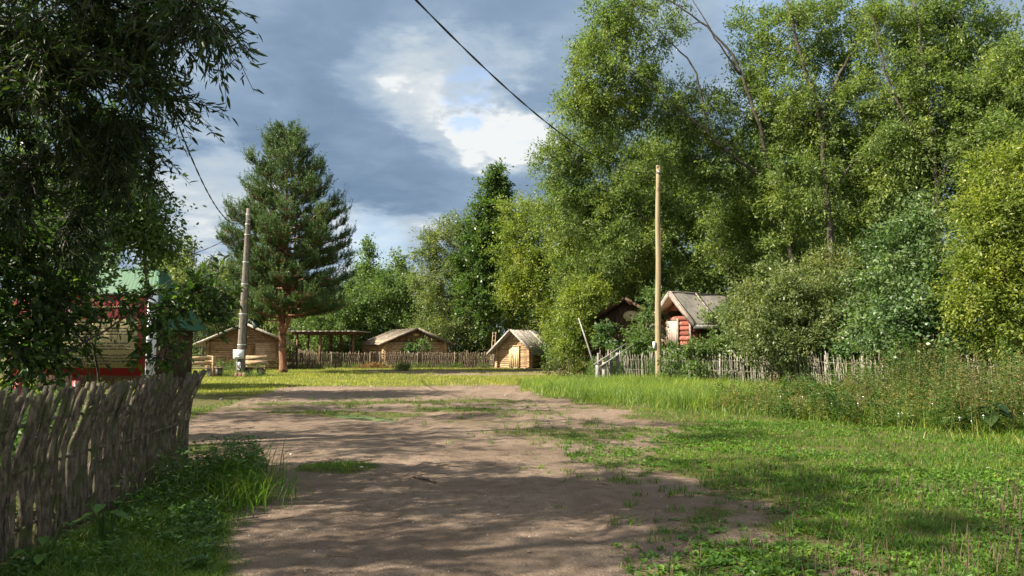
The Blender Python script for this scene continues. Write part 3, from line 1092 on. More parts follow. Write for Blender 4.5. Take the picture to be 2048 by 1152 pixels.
woven_fence('wattle_fence', 'long low brown wattle fence across the far side of the clearing', [W(505, 690, 47.5), W(585, 690, 50.0), W(760, 690, 51.3), W(981, 690, 51.8)], 1.08, 0.060, .028, M['stake_far'], 3)
woven_fence('wattle_fence', 'grey ragged wattle fence overgrown with weeds behind the tan pole', [(3.55, 30.6, 0), (6.0, 29.9, 0), (9.2, 27.0, 0), (11.2, 23.6, 0), (13.2, 19.3, 0), (14.6, 16.0, 0)], 1.22, 0.046, .018, M['stake_grey'], 5, lean=-.12, messy=.13, cut=.93)

# ------------------------------------------------------------------ poles and cables
d1 = 37.7
pb_ = G0(486, 752)
pt = W(497, 417, d1 + .2)
lp = thing('utility_pole', 'weathered grey square pole leaning right with meter box and white bands', 'utility pole', (pb_[0], d1, 0))
o = np.array([pb_[0], d1, 0])


def square_pole(mb, a, b, wa, wb):
    P = []
    n = 14
    V, Q = [], []
    for k in range(n + 1):
        t_ = k / n
        c = a + (b - a) * t_
        w_ = wa + (wb - wa) * t_
        ch = w_ * .28
        j = rnd.uniform(-.004, .004)
        for (x, y) in ((-w_ / 2 + ch, -w_ / 2), (w_ / 2 - ch, -w_ / 2), (w_ / 2, -w_ / 2 + ch), (w_ / 2, w_ / 2 - ch), (w_ / 2 - ch, w_ / 2), (-w_ / 2 + ch, w_ / 2), (-w_ / 2, w_ / 2 - ch), (-w_ / 2, -w_ / 2 + ch)):
            V.append(c + np.array([x * .92 - y * .38 + j, y * .92 + x * .38, 0]))
    for k in range(n):
        for i in range(8):
            Q.append((k * 8 + i, k * 8 + (i + 1) % 8, (k + 1) * 8 + (i + 1) % 8, (k + 1) * 8 + i))
    Q.append(tuple(range(8))[::-1])
    Q.append(tuple(n * 8 + i for i in range(8)))
    mb.add(V, Q)


top = pt - o
mb = MB()
square_pole(mb, np.array([0, 0, -.1]), top, .46, .20)
mb.build('shaft', M['pole_grey'], lp)
at_z = lambda z: top * (z / top[2])
wd_z = lambda z: .46 + (.20 - .46) * z / top[2]
for z in (8.42, 8.15, 7.9, 7.35, 5.9, 4.75, 3.2, 1.62):
    mb = MB()
    c = at_z(z)
    w_ = wd_z(z) * .5 + .012
    square_pole(mb, c - np.array([0, 0, .018]), c + np.array([0, 0, .018]), w_ * 2, w_ * 2)
    mb.build('band', M['metal_white'], lp)
c = at_z(1.62)
mb = MB()
mb.box((c[0] - .01, -.33, 1.13), (.50, .18, .46))
bx = mb.build('meter_box', M['metal_white'], lp)
mb = MB()
mb.box((c[0] + .02, -.425, 1.14), (.40, .014, .38))
mb.build('box_door', M['metal_white'], bx)
mb = MB()
mb.box((c[0] + .05, -.435, 1.005), (.22, .008, .035))
mb.box((c[0] + .03, -.435, 1.19), (.05, .008, .02))
mb.build('printed_label', M['metal_grey'], bx)
mb = MB()
mb.tube([(c[0] - .08, -.30, .90), (c[0] - .08, -.32, .62), (c[0] - .05, -.33, .42), (c[0] + .03, -.34, .34), (c[0] + .10, -.33, .42), (c[0] + .10, -.31, .60)], .028, 8)
mb.build('conduit', M['metal_grey'], lp, True)
mb = MB()
mb.lathe((c[0] + .03, -.30, .55), [(.055, 0), (.07, .03), (.07, .16), (.04, .2)], 10)
mb.build('junction_cup', M['white_paint'], lp)
mb = MB()
mb.tube([at_z(z) + np.array([wd_z(z) * .52, .02, 0]) for z in (1.4, 2.5, 4, 5.5, 7, 8.0)], .035, 6)
mb.build('riser_cable', M['cable'], lp)
mb = MB()
mb.tube([at_z(2.55) + np.array([.15, -.05, 0]), at_z(2.9) + np.array([.36, -.10, 0]), at_z(2.82) + np.array([.55, -.14, 0])], .03, 7)
mb.build('lamp_arm', M['metal_dark'], lp)
mb = MB()
c = at_z(2.62) + np.array([.66, -.18, 0])
mb.lathe(c, [(.035, .22), (.06, .14), (.09, .02), (.13, -.16), (.12, -.17)], 14, (-.55, 0.1, .83))
mb.build('lamp_shade', M['metal_dark'], lp, True)

d2 = 29.0
pb2 = G0(1311, 770)
pt2 = W(1316, 331, d2)
rp = thing('utility_pole', 'bare tan round wooden pole standing in tall grass before the red hut', 'utility pole', (pb2[0], d2, 0))
tp = pt2 - np.array([pb2[0], d2, 0])
mb = MB()
n = 16
mb.tube([tp * k / n + np.array([.012 * math.sin(k * .9), 0, -.1 if k == 0 else 0]) for k in range(n + 1)], np.linspace(.128, .088, n + 1), 14)
mb.build('shaft', M['pole_wood'], rp, True)
mb = MB()
mb.tube([tp * .966 + np.array([0, 0, -.03]), tp * .966 + np.array([0, 0, .03])], .100, 14)
mb.build('band', M['metal_grey'], rp)
mb = MB()
mb.box(tuple(tp * .966 + np.array([.02, -.12, 0])), (.10, .08, .12))
mb.build('cable_clamp', M['metal_grey'], rp)
mb = MB()
mb.box((-.15, -.06, 1.60), (.085, .12, .26))
mb.build('junction_box', M['white_paint'], rp)
mb = MB()
mb.tube([tp * z / tp[2] + np.array([.085, -.085, 0]) for z in (1.2, 2.5, 4, 5.4, 6.3)], .010, 5)
mb.build('drying_crack', M['seed'], rp)


def cable(name, label, pts, r, tw=.02):
    P = np.array(pts, float)
    mb = MB()
    n = len(P)
    ph = np.arange(n) * .8
    for s in (0, math.pi):
        Q = P + np.stack([np.cos(ph + s) * tw, np.zeros(n), np.sin(ph + s) * tw], 1)
        mb.tube(Q, r, 6)
    return tag(mb.build(name, M['cable'], None, True), label, 'cable')


A_ = pt + np.array([0, -.1, -.55])
ys = np.linspace(d1, 9.0, 120)
za = 6.05 + 0.0093 * (ys - 23.0) ** 2
cable('overhead_cable', 'twisted black overhead cable coming down from the left treetops to the weathered pole', np.stack([A_[0] + (d1 - ys) * .291, ys, za + (A_[2] - za[0])], 1), .013, .010)
B_ = pt2 + np.array([0, -.12, -.25])
ys = np.linspace(d2, 1.0, 110)
zb = 6.22 + 0.0086 * (ys - 12.7) ** 2
cable('overhead_cable', 'twisted black overhead cable crossing the open sky towards the tan pole', np.stack([B_[0] - (d2 - ys) * .373, ys, zb + (B_[2] - zb[0]) * (ys - 1) / (d2 - 1)], 1), .010, .008)
C0, C1 = W(325, 523, 30.0), W(492, 455, 37.6)
tt = np.linspace(0, 1, 40)
Pc = C0[None] * (1 - tt)[:, None] + C1[None] * tt[:, None]
Pc[:, 2] -= 0.5 * 4 * tt * (1 - tt) * .5
cable('service_cable', 'thin service cable from the green roof house up to the weathered pole', Pc, .011, .008)

# ------------------------------------------------------------------ notice board
bw0, bw1 = W(35, 690, 12.6)[0], W(283, 690, 12.0)[0]
nb = thing('notice_board', 'big red framed notice board with cream text panel half hidden by leaves', 'notice board', ((bw0 + bw1) / 2, 12.3, 0), math.atan2(-.35, bw1 - bw0))
hw_ = (bw1 - bw0) / 2 * 1.03
zt, zb_ = W(0, 588, 12.0)[2], W(0, 752, 12.0)[2]
mb = MB()
mb.box((0, 0, (zt + zb_) / 2), (2 * hw_, .05, zt - zb_))
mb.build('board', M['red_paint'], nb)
H_ = zt - zb_
mb = MB()
mb.box((-.02, -.032, zb_ + H_ * .395), (2 * hw_ - .26, .014, H_ * .60))
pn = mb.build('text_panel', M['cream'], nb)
mb = MB()
for r_ in range(15):
    z = zb_ + H_ * .66 - r_ * H_ * .037
    if r_ in (1, 6):
        continue
    x = -hw_ + .24 + (.35 if r_ == 0 else rnd.uniform(0, .08))
    xe = hw_ - .24 - (rnd.uniform(.3, .9) if r_ in (5, 10, 14) else rnd.uniform(0, .1))
    while x < xe:
        l_ = rnd.uniform(.04, .15)
        k = x
        while k < x + l_:
            mb.box((k, -.041, z), (.012, .004, rnd.choice((.020, .020, .028))))
            k += .017
        mb.box((x + l_ / 2, -.0405, z - .002), (l_, .003, .008))
        x += l_ + .03
mb.build('text_lines', M['ink'], pn)
mb = MB()
mb.box((0, -.03, zt - H_ * .155), (2 * hw_ - .10, .012, .035))
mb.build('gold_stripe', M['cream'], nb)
mb = MB()
mb.box((hw_ + .035, .07, (zt + zb_) / 2 - .02), (.05, .20, H_ + .10))
mb.build('side_panel', M['white_paint'], nb)
mb = MB()
mb.box((0, .07, zt + .015), (2 * hw_ + .06, .24, .03))
mb.build('top_cap', M['metal_grey'], nb)
for x in (-hw_ + .12, -.05, hw_ - .05):
    mb = MB()
    mb.box((x, .06, zb_ / 2 + .02), (.10, .07, zb_ + .1))
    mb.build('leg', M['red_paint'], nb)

# ------------------------------------------------------------------ benches
def bench(label, x, y, rz, L, first=[None]):
    if first[0] is not None and abs(first[0][1] - L) < .01:
        return copy_tree(first[0][0], (x, y, 0), rz, 1.0, label, 'rustic benches round the weathered pole')
    root = thing('rustic_bench', label, 'bench', (x, y, 0), rz, 'rustic benches round the weathered pole')
    for s in (-1, 1):
        mb = MB()
        mb.tube([(s * (L / 2 - .28), .0, -.03), (s * (L / 2 - .28), .0, .2), (s * (L / 2 - .28), .0, .42)], [.19, .165, .175], 12)
        mb.build('log_support', M['bark_grey'], root)
        mb = MB()
        mb.plank((s * (L / 2 - .12), .20, .02), (s * (L / 2 - .12), .36, 1.06), (1, 0, 0), .10, .06)
        mb.build('back_post', M['bench_wood'], root)
    mb = MB()
    mb.box((0, -.02, .455), (L, .40, .055))
    mb.build('seat', M['bench_wood'], root)
    for z, dy in ((.70, .255), (.95, .295)):
        mb = MB()
        mb.obox((0, dy, z), (L / 2, 0, 0), (0, .02, 0), (0, .015, .095))
        mb.build('backrest_plank', M['bench_wood'], root)
    first[0] = (root, L)
    return root


q = W(388, 690, 36.5)
bench('brown plank bench seen from behind, nearest the red notice board', q[0], q[1], R(186), 2.3)
q = W(436, 690, 38.0)
bench('brown plank bench turned end on with its top rail slanting up', q[0], q[1], R(118), 2.3)
q = W(503, 690, 37.5)
bench('short plank bench just right of the weathered pole', q[0], q[1] + .55, R(4), 1.15)
mb = MB()
q = W(484, 690, 36.9)
for k in range(7):
    mb.lathe((q[0] + rnd.uniform(-.22, .22), q[1] + rnd.uniform(-.1, .1), .0), [(.10, -.03), (.14, .06), (.12, .16), (.05, .22)], 8)
tag(mb.build('stone_heap', M['brick'], None), 'rusty brown stones heaped at the foot of the weathered pole', 'stones')

# slanted grey board stand by the right fence
q = W(1203, 690, 30.0)
ls = thing('slanted_board', 'silvery plank handrail slanting up on four posts beside the grey wattle fence', 'handrail', (q[0], q[1], 0))
e = W(1191, 727, 30.0) - np.array([q[0], q[1], 0])
f = W(1251, 688, 31.4) - np.array([q[0], q[1], 0])
dr = f - e
for k, (off, wv) in enumerate(((0.0, .24), (.27, .24))):
    mb = MB()
    mb.plank(e + np.array([off * .8, off * -.7, -.08 * k]), f + np.array([off * .8, off * -.7, -.08 * k]), (0.5, -.6, .35), wv, .045)
    mb.build('board', M['grey_wood'], ls)
for k, (s, oy) in enumerate(((.06, 0), (.16, -.25), (.50, .1), (.62, -.15))):
    c = e + dr * s
    mb = MB()
    mb.tube([(c[0] + (.12 if k % 2 else 0), c[1] + oy, -.05), (c[0] + (.12 if k % 2 else 0), c[1] + oy, c[2] - .06)], .085, 8)
    mb.build('post', M['grey_wood'], ls)

a, b = W(1192, 742, 32.0), W(1157, 636, 32.5)
mb = MB()
mb.tube([a, a + (b - a) * .5 + np.array([.01, 0, 0]), b], [.040, .036, .030], 8)
tag(mb.build('leaning_pole', M['grey_wood'], None), 'thin silvery pole leaning left beside the dark barn', 'pole')

# ladder behind the fence end
q = W(982, 690, 52.6)
ld = thing('wooden_ladder', 'thin wooden ladder leaning between the far fence end and the small hut', 'ladder', (q[0], q[1], 0))
rails = []
for (pb2_, pt3) in ((980, 986), (986, 992)):
    a, b = W(pb2_, 735, 52.6), W(pt3, 664, 53.3)
    a[2] = 0
    mb = MB()
    mb.tube([a - [q[0], q[1], 0], b - [q[0], q[1], 0]], .03, 6)
    mb.build('side_rail', M['bench_wood'], ld)
    rails.append((a - [q[0], q[1], 0], b - [q[0], q[1], 0]))
for k in range(7):
    s = .08 + k * .135
    mb = MB()
    mb.tube([rails[0][0] + (rails[0][1] - rails[0][0]) * s, rails[1][0] + (rails[1][1] - rails[1][0]) * s], .02, 5)
    mb.build('rung', M['bench_wood'], ld)

# ------------------------------------------------------------------ small things on the sand
q, e = G0(827, 956), G0(872, 968)
mb = MB()
md = q + (e - q) * .58 + np.array([0, .02, .03])
mb.tube([q + [0, 0, .018], q + (md - q) * .5 + [0, 0, .004], md, md + (e - md) * .5 + [0, 0, .012], e + [0, 0, .018]], [.014, .016, .017, .018, .015], 8)
mb.tube([md, md + np.array([.012, .03, .03])], [.010, .006], 5)
tag(mb.build('broken_stick', M['stick'], None, True), 'short broken stick lying on the sandy path in the foreground', 'stick')


def twig(px0, py0, px1, py1, r, label):
    a, b = G0(px0, py0), G0(px1, py1)
    m1 = a + (b - a) * .45 + np.array([rnd.uniform(-.02, .02), rnd.uniform(-.02, .02), .012])
    mb = MB()
    mb.tube([a + [0, 0, .006], m1, b + [0, 0, .008]], [r, r * .9, r * .6], 5)
    tag(mb.build('fallen_twig', M['stick'], None), label, 'twig', 'twigs fallen on the sand')


twig(566, 905, 583, 903, .010, 'dark bent twig above the round grass patch on the sand')
twig(660, 1020, 700, 1024, .007, 'thin twig on shaded sand below the broken stick, to its left')
twig(548, 1042, 588, 1036, .007, 'thin pale twig on shaded sand beside the left grass verge')
twig(804, 851, 826, 849, .012, 'straight twig on the sand right of the puddle')
twig(655, 1113, 720, 1119, .006, 'long thin twig on the sand near the bottom edge of the path')
twig(1196, 968, 1222, 972, .009, 'dark twig on the sand at the edge of the right verge')
twig(498, 856, 508, 855, .012, 'stub of dark twig on the sand near the left fence end')


def pebble(px, py, s, label):
    a = G0(px, py)
    mb = MB()
    k = rnd.uniform(.7, 1.3)
    mb.lathe(a + [0, 0, s * .2], [(s * .5, -s * .3), (s * .95, 0), (s * .8 * k, s * .3), (s * .3, s * .48)], 7, (rnd.uniform(-.2, .2), rnd.uniform(-.2, .2), 1))
    tag(mb.build('pebble', M['stone_white'] if .02 < s < .03 else M['stone'], None), label, 'pebble', 'pebbles on the sand')


M['stone_white'] = flat_mat('white_pebble', (0.62, 0.60, 0.57), .7)
pebble(723, 935, .024, 'white pebble at the right end of the round grass patch')
pebble(582, 909, .022, 'white pebble beside the dark bent twig')
pebble(745, 887, .018, 'pale pebble on the sand above and right of the grass patch')
pebble(800, 1038, .016, 'small grey pebble on the sunlit sand below the broken stick')
pebble(443, 800, .06, 'pale stone on the far sand left of the puddle')
pebble(745, 775, .09, 'dark stone at the edge of the far grass strip')
pebble(1058, 1104, .016, 'small pale pebble near the bottom middle of the path')
pebble(1012, 792, .06, 'stone on the rough sand beyond the puddle')

# heap of straw against the far fence
mb = MB()
q = W(748, 690, 50.3)
nn_ = 2600
P = np.stack([nrs.normal(0, .85, nn_), nrs.normal(0, .25, nn_), np.zeros(nn_)], 1)
P[:, 2] = np.exp(-(P[:, 0] / 1.0) ** 2) * .36 * nrs.rand(nn_)
D = nrs.normal(0, 1, (nn_, 3)) * [1, 1, .35]
V, Q = leaf_arrays(P + [q[0], q[1], 0], D, np.tile([0, .3, 1.], (nn_, 1)), nrs.uniform(.15, .4, nn_), np.full(nn_, .02))
mb.add(V, Q)
tag(mb.build('straw_heap', M['straw'], None), 'low heap of dry straw against the far wattle fence', 'straw heap')

# ------------------------------------------------------------------ trees
def B(px, py, d, rx, rz, ry, n):
    """crown blob seen at a pixel, radii rx, rz in photo pixels at depth d, ry metres, n leaf clusters"""
    return (*W(px, py, d), rx / F * d, ry, rz / F * d, n)


def resample(P, st):
    P = np.asarray(P, float)
    out = [P[0]]
    for a, b in zip(P[:-1], P[1:]):
        k = max(1, int(np.linalg.norm(b - a) / st))
        out += [a + (b - a) * (i + 1) / k for i in range(k)]
    out = np.array(out)
    if len(out) > 4:                       # round the corners
        for _ in range(2):
            out[1:-1] = .25 * out[:-2] + .5 * out[1:-1] + .25 * out[2:]
    return out


def make_tree(name, label, cat, base, stems, blobs, leafm, barkm, seed, nl=120, rc=.6, L=.12, Wd=.04, group=None, twig=0, droop=.25, six=False,
              up=.35, shell=2.2, twin=6, spread=.13, lean_up=0.15, rmax=.05, fwd=0.0):
    if not six:
        blobs = [(*b_[:6], int(b_[6] * 1.3 + .5)) for b_ in blobs]
        nl, L, Wd, rc = int(nl * 1.55), L * 1.06, Wd * 1.15, rc * 1.18
    rs = np.random.RandomState(seed)
    base = np.array([base[0], base[1], 0.0])
    root = thing(name, label, cat, tuple(base), 0, group)
    tk = MB()
    SK, SRd = [], []
    for (P, r0, r1) in stems:
        P = np.array(P, float)
        if fwd:                              # a little nearer along the line of sight
            kf = (1 - fwd / P[:, 1])[:, None]
            P = np.where(P[:, 2:3] > .5, np.array([0, 0, CAM_Z]) + (P - np.array([0, 0, CAM_Z])) * kf, P * [1, 1, 0] - [0, fwd, .15])
        P = resample(P - base, .35)
        P[1:-1] += rs.normal(0, .025, (len(P) - 2, 3))
        rad = r0 + (r1 - r0) * np.linspace(0, 1, len(P)) ** .8
        tk.tube(P, rad, 9 if r0 > .08 else 6)
        SK.append(P)
        SRd.append(rad)
    SK = np.concatenate(SK)
    SRd = np.concatenate(SRd)
    C, O, RCS = [], [], []
    for (bx, by, bz, rx, ry, rz, n) in blobs:
        c = np.array([bx, by, bz]) - base
        v = unit(rs.normal(0, 1, (n, 3)))
        r = rs.rand(n) ** (1 / shell)
        p = c + v * r[:, None] * np.array([rx, ry, rz])
        p[:, 2] = np.maximum(p[:, 2], .15)
        C.append(p)
        O.append(v)
    C = np.concatenate(C)
    O = np.concatenate(O)
    dist = np.min(np.linalg.norm(C[:, None] - SK[None, ::3], axis=2), axis=1)
    order = np.argsort(dist)
    for i in order:
        c = C[i]
        dv = c - SK
        dd = np.linalg.norm(dv, axis=1)
        cost = dd + np.maximum(0, SK[:, 2] - c[2] + .25 * np.linalg.norm(dv[:, :2], axis=1)) * .9
        j = int(np.argmin(cost))
        a, ln = SK[j], dd[j]
        if ln < .12:
            continue
        mid = (a + c) / 2 + np.array([0, 0, lean_up * ln]) + rs.normal(0, .05 * ln, 3)
        k = max(3, min(7, int(ln / .3) + 2))
        t = np.linspace(0, 1, k)[:, None]
        P = a * (1 - t) ** 2 + 2 * mid * t * (1 - t) + c * t ** 2
        r0 = min(SRd[j] * .62, .010 + .014 * ln, rmax)
        rad = np.linspace(max(r0, .005), .005, k)
        tk.tube(P, rad, 5 if r0 > .02 else 4, False)
        SK = np.concatenate([SK, P[1:]])
        SRd = np.concatenate([SRd, rad[1:]])
    tk.build('trunk', M[barkm], root, True)
    # leaves on the twigs of every cluster
    n = len(C)
    T = twin
    td = unit(O[:, None, :] * .75 + rs.normal(0, .75, (n, T, 3)) + np.array([0, 0, up]))
    tl = rc * (rs.uniform(.6, 1.25, (n, T)) if six else rs.uniform(.5, 1.25, (n, T)) + .9 * rs.rand(n, T) ** 3)
    cr = MB()
    ci = np.repeat(np.arange(n), nl)
    size = rs.uniform(.7, 1.2, n)                     # uneven density: light and heavy clusters
    keep = rs.rand(len(ci)) < np.minimum(1, size[ci])
    ci = ci[keep]
    m_ = len(ci)
    ti = rs.randint(0, T, m_)
    s = rs.uniform(.08, 1.0, m_)
    d = td[ci, ti]
    P = C[ci] + d * (tl[ci, ti] * s)[:, None] + rs.normal(0, spread * rc, (m_, 3)) * (.3 if twig else 1)
    P[:, 2] -= droop * rc * s ** 2
    D = d * .7 + rs.normal(0, .55, (m_, 3)) + np.array([0, 0, -droop * .9])
    N = rs.normal(0, .75, (m_, 3)) + np.array([0, 0, .8]) + O[ci] * .3
    ls = rs.uniform(.45, 1.35, m_)
    V, Q = leaf_arrays(P, D, N, L * ls, Wd * ls, six=six, curl=.12 if six else 0)
    cr.add(V, Q)
    crown = cr.build('crown', M[leafm], root)
    if twig:
        tw = MB()
        for i in range(n):
            for k in range(T):
                q = np.array([[0, 0, 0], .5 * td[i, k] * tl[i, k] + [0, 0, -.25 * droop * rc * .5], td[i, k] * tl[i, k] + [0, 0, -droop * rc]])
                tw.tube(C[i] + q, [.006, .004, .0025], 3, False)
        tw.build('twigs', M[barkm], crown)
    return root


def up_stem(b, h, r, bend=(0, 0), r1=.03):
    b = np.array([b[0], b[1], -.15])
    return ([b, b + np.array([bend[0] * .2, bend[1] * .2, h * .4]), b + np.array([bend[0], bend[1], h])], r, r1)


# --- near left: willow hanging over the fence and the path, in its own shade
bA = (-7.4, 6.2)
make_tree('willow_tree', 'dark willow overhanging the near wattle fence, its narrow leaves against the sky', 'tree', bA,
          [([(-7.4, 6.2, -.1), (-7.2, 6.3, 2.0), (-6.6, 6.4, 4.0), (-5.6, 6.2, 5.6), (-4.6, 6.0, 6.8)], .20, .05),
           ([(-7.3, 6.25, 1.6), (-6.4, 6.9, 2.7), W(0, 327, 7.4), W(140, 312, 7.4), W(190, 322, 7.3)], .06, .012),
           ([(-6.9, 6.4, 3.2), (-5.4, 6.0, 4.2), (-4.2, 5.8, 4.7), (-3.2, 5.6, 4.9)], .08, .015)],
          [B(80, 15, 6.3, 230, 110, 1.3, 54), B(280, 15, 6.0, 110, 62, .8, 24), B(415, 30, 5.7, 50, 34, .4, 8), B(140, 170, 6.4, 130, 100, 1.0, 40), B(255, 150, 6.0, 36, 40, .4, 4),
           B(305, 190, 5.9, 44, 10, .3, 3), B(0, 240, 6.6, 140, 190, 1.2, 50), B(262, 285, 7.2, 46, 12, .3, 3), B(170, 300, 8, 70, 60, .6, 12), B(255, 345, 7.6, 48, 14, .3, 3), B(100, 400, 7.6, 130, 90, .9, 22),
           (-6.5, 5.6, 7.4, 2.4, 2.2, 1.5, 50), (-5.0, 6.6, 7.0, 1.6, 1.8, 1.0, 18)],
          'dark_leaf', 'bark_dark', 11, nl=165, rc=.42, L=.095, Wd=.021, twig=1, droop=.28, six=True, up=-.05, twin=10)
make_tree('shrub', 'broad leaved dark shrub leaning over the far end of the near fence', 'shrub', (-5.3, 10.3),
          [([(-5.3, 10.3, -.1), (-5.0, 9.9, .8), (-4.4, 9.4, 1.7)], .035, .01), ([(-5.35, 10.3, -.1), (-5.6, 9.8, 1.2), (-5.2, 9.3, 2.0)], .03, .01),
           ([W(50, 755, 8.0), W(140, 702, 8.2), W(205, 672, 8.4), W(300, 615, 8.7), W(340, 560, 8.8)], .022, .006)],
          [B(385, 620, 8.9, 45, 60, .35, 10), B(325, 690, 8.9, 26, 60, .3, 7), B(400, 565, 9.0, 60, 35, .3, 7), B(330, 600, 9.0, 30, 50, .3, 7)],
          'mid_leaf', 'bark_dark', 12, nl=46, rc=.30, L=.105, Wd=.046, twig=1, droop=.35, six=True, up=.3, twin=6)
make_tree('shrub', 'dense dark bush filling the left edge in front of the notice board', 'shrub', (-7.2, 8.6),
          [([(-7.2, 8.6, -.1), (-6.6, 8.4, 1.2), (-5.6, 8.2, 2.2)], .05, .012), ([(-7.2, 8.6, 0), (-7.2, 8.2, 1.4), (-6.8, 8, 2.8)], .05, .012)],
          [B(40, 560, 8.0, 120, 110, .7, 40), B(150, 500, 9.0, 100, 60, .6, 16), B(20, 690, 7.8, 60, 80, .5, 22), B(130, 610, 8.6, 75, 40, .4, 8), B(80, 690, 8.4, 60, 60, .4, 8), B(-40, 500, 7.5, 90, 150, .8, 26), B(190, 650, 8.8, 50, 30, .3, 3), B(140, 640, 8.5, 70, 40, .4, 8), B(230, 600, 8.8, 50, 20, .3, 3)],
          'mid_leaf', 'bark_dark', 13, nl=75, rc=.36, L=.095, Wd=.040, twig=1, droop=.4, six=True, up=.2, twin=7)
# shade trees standing along the left of the path, outside the picture
sp = make_tree('willow_tree', 'tall spreading willow left of the path behind the near fence', 'tree', (-10.0, 3.0),
               [([(-10, 3, -.1), (-9.8, 3, 3.2), (-9.2, 3.0, 7.0), (-9.0, 3.0, 10)], .26, .05), ([(-9.8, 3, 3.0), (-8.5, 2.2, 5.0), (-7.4, 1.6, 7)], .12, .03)],
               [(-9.2, 3, 8.6, 3.0, 3.0, 2.6, 44), (-8.6, 3.2, 5.8, 2.6, 2.8, 1.4, 24), (-10.2, 3, 11, 1.8, 1.8, 1.2, 12)],
               'willow', 'bark_dark', 14, nl=72, rc=.60, L=.15, Wd=.05)
copy_tree(sp, (-10.6, 9.6, 0), 2.0, 1.02, 'second tall willow further along the left of the path', None)
copy_tree(sp, (-12.4, 15.6, 0), 4.0, 1.0, 'third tall willow beyond the notice board on the left', None)
copy_tree(sp, (-6.6, 1.4, 0), 1.0, .42, 'unseen low willow bush added to shade the verge by the near wattle fence', None)  # out of view, added only to darken the lower left verge
copy_tree(sp, (-6.2, 4.2, 0), 3.0, .36, 'unseen small willow bush added behind the near wattle fence to shade its foot', None)  # second unseen bush, added to keep sun off the fence foot
copy_tree(sp, (-10.6, -2.6, 0), 5.0, 1.05, 'tall willow at the far left behind the photographer', None)

# --- left distance
make_tree('broadleaf_tree', 'dark green leafy tree behind the notice board and green roof', 'tree', (-14.6, 21.5),
          [up_stem((-14.6, 21.5), 6.0, .22, (.5, 0), .08), ([(-14.3, 21.5, 4), (-12.6, 21.4, 5.6), W(250, 380, 21.5)], .1, .03), ([(-10.9, 22, 0), W(292, 520, 22), W(285, 440, 22)], .09, .04)],
          [B(160, 330, 21.5, 120, 110, 1.8, 66), B(265, 420, 21.5, 66, 62, 1.2, 28), B(120, 480, 22, 150, 100, 1.8, 54), B(300, 470, 22, 50, 22, .9, 12), B(292, 500, 22, 35, 20, .8, 7)],
          'alder', 'bark_dark', 21, nl=100, rc=.65, L=.14, Wd=.07)
make_tree('poplar_tree', 'slim grey green poplar left of the pine, above the brown log cabin', 'tree', W(375, 690, 55)[:2],
          [up_stem(W(375, 690, 55), 9.5, .16, (.3, 0), .03), up_stem(W(345, 690, 55), 8, .12, (-.2, 0), .03), up_stem(W(405, 690, 55), 8, .12, (.2, 0), .03)],
          [B(378, 540, 55, 24, 60, 1.0, 26), B(345, 560, 55, 26, 55, 1.0, 24), B(410, 560, 55, 22, 50, 1.0, 20), B(370, 625, 55, 65, 45, 1.5, 46), B(335, 620, 55, 40, 50, 1.2, 24)],
          'willow_grey', 'bark_grey', 22, nl=60, rc=.75, L=.20, Wd=.085, up=.8)


